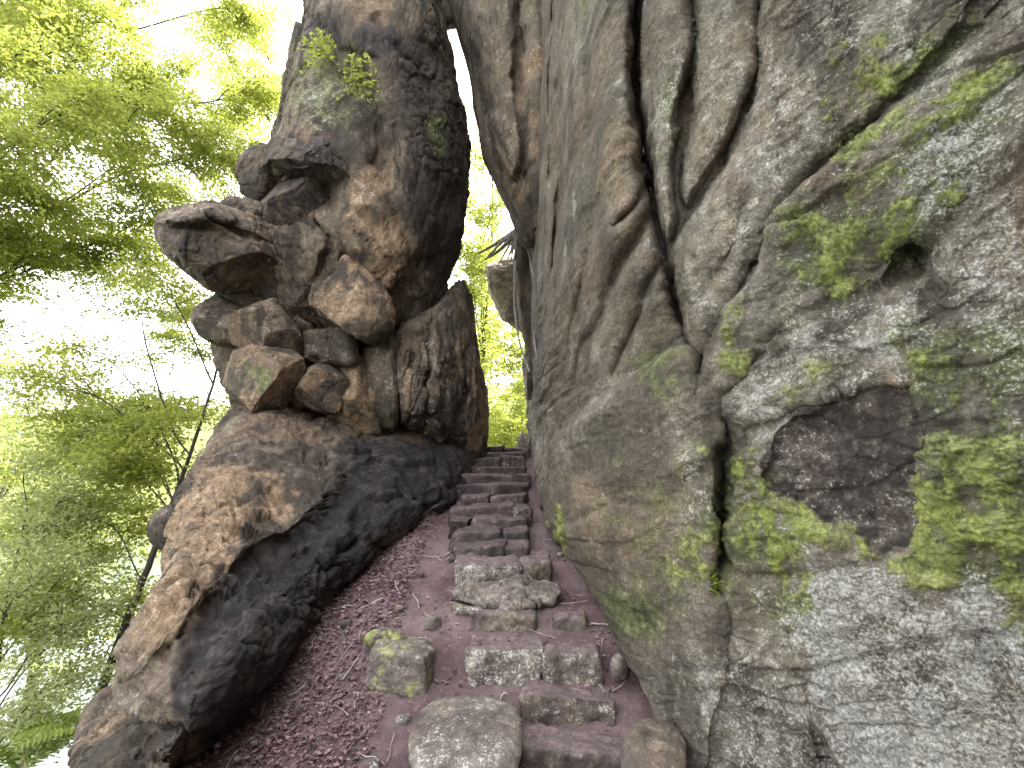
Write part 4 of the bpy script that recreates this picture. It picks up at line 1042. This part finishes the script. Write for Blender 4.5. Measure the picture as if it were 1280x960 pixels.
# loose stones lying in the litter
pg = 'loose pebbles on the litter slope'
for k in range(60):
    x = random.uniform(-1.95, 0.75); y = random.uniform(2.7, 6.5)
    if -0.55 < x < 0.85 and y > 3.2 and random.random() < 0.75: continue
    s = random.uniform(0.015, 0.045)
    z = float(gz(x, y))
    o = stone('pebble', -s, s, -s * 0.6, s * 0.6, -s * 0.8, s * 0.8, 400 + k, N=6, k=3, rough=0.006, rot=random.uniform(0, 3), base={'lichen': random.choice([0, 0.3, 0.5])}, origin=(0, 0, 0))
    o.location = (x, y, z + s * 0.1)
    tag(o, 'small loose pebble lying among the purple leaf litter', 'pebble', pg)

# ------------------------------------------------------------------ leaves
def leaves_mesh(C, U, W, size, tint, ratio=0.74, fold=0.16):
    """folded diamond leaves; C base points, U length dir, W width dir"""
    n = len(C)
    Nn = np.cross(U, W)
    s = size[:, None]
    tip = C + U * s
    midl = C + U * s * 0.45 + W * s * ratio * 0.5 + Nn * s * fold
    midr = C + U * s * 0.45 - W * s * ratio * 0.5 + Nn * s * fold
    V = np.stack([C, midr, tip, midl], 1).reshape(-1, 3)
    Fq = np.arange(n * 4).reshape(-1, 4)
    # split along the midrib : two triangles
    a = np.arange(n) * 4
    tri = np.concatenate([np.stack([a, a + 1, a + 2], 1), np.stack([a, a + 2, a + 3], 1)])
    t = np.repeat(tint, 4)
    return V, tri, np.stack([t, t, t], 1)

def unit(v):
    return v / (np.linalg.norm(v, axis=-1, keepdims=True) + 1e-9)

def spray_leaves(base, direc, length, per, lsize, rs, droop=0.35, flat=0.25):
    """flat beech-like sprays: a twig with two rows of leaves. base, direc: (n,3)"""
    n = len(base)
    up = np.array([0, 0, 1.0]) + rs.normal(0, flat, (n, 3))
    side = unit(np.cross(direc, up))
    nrm = unit(np.cross(side, direc))
    t = (np.arange(per) + 0.6) / per
    C = base[:, None] + direc[:, None] * (length[:, None] * t[None])[..., None]
    C[..., 2] -= droop * length[:, None] * (t ** 2)[None]
    sgn = np.where(np.arange(per) % 2 == 0, 1.0, -1.0)
    off = (1 - t) * 0.5 + 0.08
    sub = np.abs(rs.normal(0, 0.55, (n, per))) * off[None] * length[:, None]
    C = C + side[:, None] * (sgn[None] * sub)[..., None] + rs.normal(0, 0.025, (n, per, 3))
    U = unit(direc[:, None] * 0.7 + side[:, None] * sgn[None, :, None] * 0.8 + rs.normal(0, 0.5, (n, per, 3)) - np.array([0, 0, 0.2]))
    W = unit(np.cross(nrm[:, None] + rs.normal(0, 0.5, (n, per, 3)), U))
    sz = lsize * rs.uniform(0.65, 1.2, (n, per))
    return C.reshape(-1, 3), U.reshape(-1, 3), W.reshape(-1, 3), sz.ravel()

def tree(name, label, trunk, r0, limbs, nspray, per=24, lsize=0.07, seed=0, mat=None, group=None, spread=0.9, slen=0.6, tint=(0.2, 0.9)):
    """trunk: polyline of world points; limbs: list of (start fraction, end point, number weight)"""
    rs = np.random.default_rng(seed)
    tp = smooth_path(trunk, 30)
    root = empty(name, tuple(tp[0]), label, 'tree', group)
    V, Fq = tube_np(tp, np.linspace(r0, r0 * 0.1, 30), 10)
    V = V + 0.012 * fbm(V, 6, 3)[:, None]
    mesh_np('trunk', V, Fq, M_bark, root, tp[0])
    LV, LT, LC = [], [], []
    k = 0
    for (f, end, wgt) in limbs:
        s = tp[int(f * 29)]
        end = np.asarray(end, float)
        L = np.linalg.norm(end - s)
        mid = s * 0.5 + end * 0.5 + np.array([0, 0, 0.12 * L]) + rs.normal(0, 0.05 * L, 3)
        path = smooth_path([s, s * 0.75 + mid * 0.25 + rs.normal(0, 0.02 * L, 3), mid, end * 0.7 + mid * 0.3 + rs.normal(0, 0.03 * L, 3), end], 26)
        rl = max(0.01, min(r0 * 0.3, 0.006 * L))
        parts = [tube_np(path, np.linspace(rl, 0.005, 26), 6)]
        ns = int(nspray * wgt)
        # side branches
        nb = max(8, int(L * 2.6))
        bases, dirs = [], []
        for b in range(nb):
            q = rs.uniform(0.25, 1.0); p0 = path[int(q * 25)]
            tdir = unit(path[min(int(q * 25) + 1, 25)] - path[max(int(q * 25) - 1, 0)])
            dv = unit(tdir * 0.8 + rs.normal(0, 0.75, 3) * np.array([1, 1, 0.45]) + np.array([0, 0, -0.08]))
            bl = spread * rs.uniform(0.6, 1.5) * (1.25 - 0.6 * q)
            bp = smooth_path([p0, p0 + dv * bl * 0.5 + np.array([0, 0, 0.03]) + rs.normal(0, 0.05, 3), p0 + dv * bl + np.array([0, 0, -0.12 * bl])], 9)
            parts.append(tube_np(bp, np.linspace(max(0.004, rl * 0.35), 0.002, 9), 4))
            m = max(1, ns // nb)
            qq = rs.uniform(0.1, 1.0, m)
            pp = np.stack([np.interp(qq, np.linspace(0, 1, 9), bp[:, c]) for c in range(3)], 1)
            bases.append(pp); dirs.append(unit(dv * 0.7 + rs.normal(0, 0.6, (m, 3)) * np.array([1, 1, 0.4])))
        V, Fq = join_np(parts)
        mesh_np('limb', V, Fq, M_bark, root, tp[0])
        bases = np.concatenate(bases); dirs = np.concatenate(dirs)
        ln = slen * rs.uniform(0.6, 1.3, len(bases))
        C, U, W, sz = spray_leaves(bases, dirs, ln, per, lsize, rs)
        tn = np.clip(rs.uniform(*tint, len(C)) + rs.normal(0, 0.1, len(C)), 0, 1)
        v, t, c = leaves_mesh(C, U, W, sz, tn)
        LV.append(v); LT.append(t + k); LC.append(c); k += len(v)
    o = mesh_np('crown', np.concatenate(LV), np.concatenate(LT), mat or M_leaf, root, tp[0], {'tint': np.concatenate(LC)}, smooth=False)
    o['kind'] = 'stuff'
    return root

def px_pt(x, y, d): return unproj(x, y, d)
G1 = 'beech trees on the slope left of the tower'
def lim(lst): return [(f, px_pt(x, y, d), w) for (f, x, y, d, w) in lst]
tree('beech_tree', 'big beech with its boughs sweeping overhead from outside the left, beside the tower', [(-12.5, 9.0, -8), (-12.2, 9.0, 0), (-12.0, 9.2, 6), (-11.6, 9.5, 13)], 0.26,
     lim([(0.55, 40, 60, 7, 1), (0.65, 130, 20, 8, 1.2), (0.75, 240, 40, 9, 1.4), (0.7, 310, 110, 10, 1.4), (0.6, 190, 130, 8, 1.2), (0.5, 100, 130, 7, 1), (0.55, 270, 200, 9.5, 1.4), (0.5, 190, 240, 9, 1),
          (0.85, 330, 20, 11, 1.4), (0.45, 70, 260, 8, 0.8), (0.5, 10, 170, 6.5, 0.7), (0.8, 60, -30, 7.5, 1), (0.85, 200, -60, 9, 1.2), (0.4, 30, 290, 8.5, 0.9), (0.45, 120, 300, 9.5, 0.9), (0.55, 150, 200, 9, 1), (0.6, 220, 100, 9.5, 1.2), (0.5, 20, 230, 7.5, 0.8), (0.45, 180, 300, 10, 1)]), 270, seed=61, group=G1)
tree('beech_tree', 'slim beech standing right behind the tower, crown showing beside its upper half', [(-5.2, 13.5, -5), (-5.1, 13.4, 2), (-5.0, 13.2, 9), (-5.2, 13, 15)], 0.2,
     lim([(0.5, 300, 90, 12, 1), (0.55, 250, 160, 12, 1), (0.45, 230, 260, 12, 1), (0.45, 290, 290, 12.5, 1), (0.4, 200, 350, 12, 1), (0.7, 330, 20, 13, 1), (0.65, 260, 30, 12.5, 1), (0.35, 230, 430, 11.5, 0.8), (0.6, 350, 130, 13, 1), (0.5, 180, 210, 12, 0.8)]),
     260, seed=62, group=G1)
tree('beech_tree', 'young leaning beech rising past the outer flank of the base boulder', [px_pt(120, 880, 6.2), px_pt(165, 760, 6.3), px_pt(200, 670, 6.5), px_pt(240, 560, 6.9), px_pt(275, 430, 7.6), px_pt(262, 300, 8.2)], 0.05,
     lim([(0.55, 90, 430, 7.2, 0.25), (0.6, 180, 380, 8, 0.2), (0.58, 60, 470, 7.0, 0.3), (0.5, 120, 520, 7.5, 1.2), (0.45, 60, 560, 7, 1), (0.75, 190, 340, 8, 0.4), (0.5, 200, 520, 8, 1), (0.3, 90, 640, 6.8, 1), (0.2, 60, 720, 6.6, 1)]), 220, seed=63, group=G1, lsize=0.06, spread=0.7)
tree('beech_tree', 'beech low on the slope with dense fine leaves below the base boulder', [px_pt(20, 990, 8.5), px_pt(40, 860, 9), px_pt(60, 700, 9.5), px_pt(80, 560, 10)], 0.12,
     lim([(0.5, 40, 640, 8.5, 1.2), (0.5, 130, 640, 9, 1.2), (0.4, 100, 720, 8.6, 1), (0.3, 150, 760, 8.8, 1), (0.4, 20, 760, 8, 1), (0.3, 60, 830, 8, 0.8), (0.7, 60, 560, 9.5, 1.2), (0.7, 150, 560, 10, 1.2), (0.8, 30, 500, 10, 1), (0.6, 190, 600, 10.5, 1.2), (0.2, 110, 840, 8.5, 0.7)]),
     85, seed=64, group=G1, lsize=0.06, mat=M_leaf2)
tree('beech_tree', 'distant beech across the slope with pale sunlit crown', [(-16, 16, -9), (-15.8, 16, -2), (-15.7, 16.1, 1), (-15.5, 16.4, 3.2)], 0.16,
     lim([(0.6, 30, 520, 15, 1), (0.6, 90, 540, 15, 1), (0.5, 140, 590, 15, 1), (0.5, 60, 620, 14, 1), (0.4, 20, 680, 14, 1), (0.85, 10, 450, 15, 0.8), (0.9, 60, 440, 15, 0.8), (0.4, 160, 660, 15, 1), (0.6, 120, 500, 15.5, 1), (0.5, 200, 560, 16, 1)]), 85, seed=65, group=G1, lsize=0.09, slen=0.8, spread=1.3)
tree('beech_tree', 'nearest low beech on the slope with fine pale leaves over the lake', [px_pt(-60, 1100, 5.0), px_pt(-30, 950, 5.4), px_pt(0, 800, 5.8), px_pt(30, 650, 6.2)], 0.07,
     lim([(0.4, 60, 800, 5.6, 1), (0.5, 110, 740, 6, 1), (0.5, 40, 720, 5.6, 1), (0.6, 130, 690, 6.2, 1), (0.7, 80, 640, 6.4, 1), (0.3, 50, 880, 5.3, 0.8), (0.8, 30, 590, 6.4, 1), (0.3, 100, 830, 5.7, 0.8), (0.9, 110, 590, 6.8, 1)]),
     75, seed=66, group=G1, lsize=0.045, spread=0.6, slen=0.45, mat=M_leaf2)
G2 = 'trees beyond the gap'
for k, (tr, lm, lb) in enumerate([
    ([(-0.9, 17.5, 0.6), (-1.0, 17.4, 5), (-0.7, 17, 10), (-0.8, 17, 15)], [(0.4, 600, 200, 15.5, 1), (0.4, 620, 260, 15.5, 1), (0.35, 590, 300, 15, 1), (0.3, 610, 350, 15, 1), (0.5, 600, 150, 16, 0.5), (0.3, 580, 330, 15, 1), (0.45, 560, 220, 16, 1)],
     'tree with yellow green leaves high in the gap behind the tower'),
    ([(0.9, 21, 0.4), (1.0, 21, 4), (0.8, 20.5, 8), (0.9, 20.5, 12)], [(0.25, 640, 420, 18, 1), (0.25, 620, 450, 18, 1), (0.2, 650, 480, 18, 1), (0.2, 615, 510, 18, 1), (0.3, 640, 380, 18, 1), (0.15, 640, 530, 18, 1.4), (0.3, 600, 420, 18.5, 1), (0.12, 615, 545, 17.5, 1.2), (0.12, 645, 548, 17.5, 1.2)],
     'tree with bright leaves low in the gap above the top step'),
    ([(-1.8, 27, 0.5), (-1.6, 27, 5), (-1.7, 27, 10), (-1.5, 27, 16)], [(0.2, 600, 480, 24, 1), (0.2, 640, 500, 24, 1), (0.25, 620, 430, 24, 1), (0.3, 600, 380, 24, 1), (0.2, 630, 545, 23, 1), (0.4, 610, 300, 25, 1), (0.2, 590, 540, 23, 1), (0.2, 650, 540, 23, 1)],
     'farther tree filling the gap behind the other two')]):
    tree('woodland_tree', lb, tr, 0.1, lim(lm), 110, seed=70 + k, group=G2, lsize=0.1, slen=0.7, spread=1.2)

# ------------------------------------------------------------------ plants
def sprig(label, spots, seed, lsize=0.1, mat=M_leaf):
    rs = np.random.default_rng(seed)
    o0 = np.array(spots[0][0])
    root = empty('sapling', tuple(o0), label, 'plant')
    parts, LV, LT, LC, k = [], [], [], [], 0
    for a, b in spots:
        a = np.array(a); b = np.array(b)
        path = smooth_path([a, (a + b) / 2 + np.array([0, -0.05, 0.12]), b], 10)
        parts.append(tube_np(path, np.linspace(0.01, 0.003, 10), 5))
        n = 9
        q = rs.uniform(0.3, 1, n)
        bs = np.stack([np.interp(q, np.linspace(0, 1, 10), path[:, c]) for c in range(3)], 1)
        ds = unit(unit(b - a) + rs.normal(0, 0.7, (n, 3)))
        C, U, W, sz = spray_leaves(bs, ds, rs.uniform(0.12, 0.28, n), 8, lsize, rs)
        v, t, c = leaves_mesh(C, U, W, sz, rs.uniform(0.3, 1, len(C)))
        LV.append(v); LT.append(t + k); LC.append(c); k += len(v)
    V, Fq = join_np(parts)
    mesh_np('stem', V, Fq, M_bark, root, o0)
    o = mesh_np('foliage', np.concatenate(LV), np.concatenate(LT), mat, root, o0, {'tint': np.concatenate(LC)}, smooth=False)
    o['kind'] = 'stuff'
sprig('small leafy sapling rooted on the upper face of the tower',
      [(px_pt(425, 90, 6.7), px_pt(385, 60, 6.5)), (px_pt(425, 90, 6.7), px_pt(410, 55, 6.5)), (px_pt(430, 90, 6.7), px_pt(465, 95, 6.4)), (px_pt(430, 92, 6.7), px_pt(440, 110, 6.4)), (px_pt(425, 90, 6.7), px_pt(395, 80, 6.4)), (px_pt(430, 90, 6.7), px_pt(460, 115, 6.4))], 81, 0.075)

def fern(base, direc, length, label, seed):
    rs = np.random.default_rng(seed)
    base = np.array(base)
    root = empty('fern', tuple(base), label, 'fern', 'ferns below the base boulder')
    for f in range(6):
        a = direc + rs.uniform(-1.1, 1.1)
        dv = np.array([math.cos(a), math.sin(a), 0])
        L = length * rs.uniform(0.7, 1.1)
        t = np.linspace(0, 1, 16)
        path = base + dv * (L * t)[:, None] * 0.85 + np.array([0, 0, 1]) * (L * (0.75 * t - 0.62 * t * t))[:, None]
        T = unit(np.gradient(path, axis=0)); S = unit(np.cross(T, np.array([0, 0, 1.0])))
        pts = np.repeat(path[2:], 2, 0); TT = np.repeat(T[2:], 2, 0); SS = np.repeat(S[2:], 2, 0)
        sg = np.tile([1.0, -1.0], len(path) - 2)[:, None]
        tt = np.repeat(t[2:], 2)
        U = unit(SS * sg + TT * 0.35 - np.array([0, 0, 0.15]))
        W = unit(np.cross(np.cross(SS, TT), U))
        sz = L * 0.3 * np.sin(np.clip(1 - tt, 0, 1) ** 0.8 * 2.6) + 0.015
        v, tr, c = leaves_mesh(pts, U, W, sz, rs.uniform(0.3, 1, len(pts)), 0.24, 0.05)
        mesh_np('frond', v, tr, M_fern, root, base, {'tint': c}, smooth=False)
for k, (x, y, d, lb) in enumerate([(60, 985, 4.2, 'bright green fern with arching fronds at the outer foot of the base boulder'), (20, 970, 5.0, 'fern on the slope a little below the boulder foot'),
                                   (110, 915, 5.2, 'fern tucked behind the boulder foot'), (30, 920, 6.0, 'fern farther down the slope toward the lake')]):
    p = px_pt(x, y, d)
    fern(p, random.uniform(0, 6), 0.7, lb, 90 + k)

def tuft(x, y, n, L, label, seed, wide=0.05):
    rs = np.random.default_rng(seed)
    p, nn = cliff_pt(x, y)
    root = empty('grass_tuft', tuple(p), label, 'plant', 'small plants rooted in cracks of the cliff')
    C = p + rs.normal(0, 0.03, (n, 3))
    U = unit(nn[None] * 0.7 + np.array([0, 0, 0.55]) + rs.normal(0, 0.5, (n, 3)))
    parts_v, parts_t, k = [], [], 0
    W = unit(np.cross(U, rs.normal(0, 1, (n, 3))))
    ln = L * rs.uniform(0.5, 1.2, n)
    a = C; b = C + U * (ln * 0.55)[:, None]; c = C + U * ln[:, None] - np.array([0, 0, 1]) * (ln * 0.35)[:, None]
    hw = (wide * ln)[:, None] * W
    V = np.stack([a - hw, a + hw, b + hw, b - hw, c], 1).reshape(-1, 3)
    i = np.arange(n) * 5
    T = np.concatenate([np.stack([i, i + 1, i + 2], 1), np.stack([i, i + 2, i + 3], 1), np.stack([i + 3, i + 2, i + 4], 1)])
    t = np.repeat(rs.uniform(0.2, 1, n), 5)
    o = mesh_np('blades', V, T, M_fern, root, p, {'tint': np.stack([t] * 3, 1)}, smooth=False)
    o['kind'] = 'stuff'
tuft(1000, 492, 24, 0.045, 'tiny grassy tuft in the crack above the dark maroon patch', 301)
tuft(1035, 470, 20, 0.035, 'short mossy tuft on the ledge over the maroon patch, beside another tuft', 302, 0.1)
tuft(903, 735, 30, 0.09, 'green tuft at the lower end of the dark slit', 303, 0.1)
tuft(962, 420, 26, 0.07, 'yellowish tuft beside the small rounded ledge', 304)
tuft(1060, 185, 24, 0.04, 'tuft growing along the long diagonal crack', 305)
tuft(770, 835, 36, 0.1, 'tuft of thin blades at the foot of the cliff beside the cobble', 306)

# ------------------------------------------------------------------ roots hanging in the gap
rt0 = px_pt(646, 288, 8.3)
roots = empty('root_mass', tuple(rt0), 'pale splayed tree roots fanning out from under the overhanging pillar', 'roots')
rr = np.random.default_rng(5)
for k in range(9):
    a = rr.uniform(0, 1)
    ex = 596 + 50 * a ** 1.2; ey = 312 + 20 * math.sin(a * 2.6) + rr.normal(0, 4)
    e = px_pt(ex, ey, 9.0 + rr.normal(0, 0.2))
    m = (rt0 + e) / 2 + rr.normal(0, 0.03, 3)
    path = smooth_path([rt0, m, e], 14)
    V, Fq = tube_np(path, np.linspace(0.045, 0.012, 14) * rr.uniform(0.5, 1.3), 6)
    mesh_np('root', V, Fq, M_root, roots, rt0)
for pts in [[(646, 290), (644, 330), (643, 380), (650, 430), (662, 465)], [(647, 290), (660, 310), (668, 350), (680, 370)], [(683, 310), (688, 350), (680, 400), (676, 440)], [(695, 290), (700, 330), (697, 350)],
            [(712, 265), (706, 310), (694, 340), (690, 380)], [(704, 270), (700, 300), (692, 330)], [(672, 330), (676, 380), (668, 420), (672, 450)]]:
    P = np.array([px_pt(x, y, 8.7 - (x - 645) * 0.02) for x, y in pts])
    V, Fq = tube_np(smooth_path(P, 22), np.linspace(0.03, 0.012, 22), 7)
    mesh_np('root', V, Fq, M_root, roots, rt0)
# rock roof beyond the gap
o = inflated('far_overhang', [(606, 332), (640, 322), (700, 312), (800, 312), (800, 440), (700, 436), (664, 424), (642, 410), (626, 400), (612, 366)], [(650, 350, 12.5)], 0.4, 2.5, N=90, sm=0, p=9, base={'tan': 0.45, 'lichen': 0.5}, rough=0.08,
             plate=0.1, pf=1.0, stretch=(0.6, 0.6, 2.2), seed=36, mat=M_cliff, center=(705, 372), origin=tuple(px_pt(650, 410, 12.5)))
tag(o, 'tan overhanging rock beyond the gap, below the splayed roots', 'rock')

# ------------------------------------------------------------------ leaf litter
def litter():
    rs = np.random.default_rng(17)
    n = 95000
    x = rs.uniform(-2.5, 1.2, n); y = 2.0 + 7.5 * rs.random(n) ** 1.3
    keep = rs.random(n) < np.where(x < -0.7 - 0.03 * y, 1.0, 0.07)
    x, y = x[keep], y[keep]
    C = np.stack([x, y, gz(x, y)], -1)
    near = np.stack([x, y, gz(x, y)], -1)
    C[:, 2] += 0.07 * fbm(near, 0.9, 4, 0.55, 3) + 0.03 * fbm(near, 4.5, 5, 0.6, 9) + rs.uniform(0.003, 0.022, len(x))
    a = rs.uniform(0, 2 * math.pi, len(x))
    U = unit(np.stack([np.cos(a), np.sin(a), rs.normal(0, 0.28, len(x))], -1))
    W = unit(np.cross(np.array([0, 0, 1.0]) + rs.normal(0, 0.28, (len(x), 3)), U))
    sz = 0.014 + 0.04 * rs.random(len(x)) ** 2.2
    tn = np.clip(rs.beta(1.6, 2.6, len(x)), 0, 1)
    v, t, c = leaves_mesh(C, U, W, sz, tn, 0.6, 0.12)
    o = mesh_np('leaf_litter', v, t, M_litter, attrs={'tint': c}, smooth=False)
    tag(o, 'purple brown fallen leaves covering the slope beside the steps', 'leaf litter', None, 'stuff')
litter()
def twigs():
    rs = np.random.default_rng(23)
    parts = []
    for k in range(150):
        x = rs.uniform(-2.0, 0.85); y = rs.uniform(2.6, 6.5)
        if x > -0.6 and rs.random() < 0.6: x = rs.uniform(0.45, 0.95)
        a = rs.uniform(0, 6.28); L = rs.uniform(0.05, 0.22)
        t = np.linspace(-0.5, 0.5, 4)
        px_ = x + math.cos(a) * L * t + rs.normal(0, 0.006, 4); py_ = y + math.sin(a) * L * t + rs.normal(0, 0.006, 4)
        P = np.stack([px_, py_, gz(px_, py_)], -1)
        P[:, 2] += 0.07 * fbm(P, 0.9, 4, 0.55, 3) + 0.03 * fbm(P, 4.5, 5, 0.6, 9) + 0.02
        parts.append(tube_np(P, rs.uniform(0.002, 0.005), 4))
    V, Fq = join_np(parts)
    o = mesh_np('twig_litter', V, Fq, M_root)
    tag(o, 'thin dry twigs scattered over the leaf litter and path edge', 'twigs', None, 'stuff')
twigs()
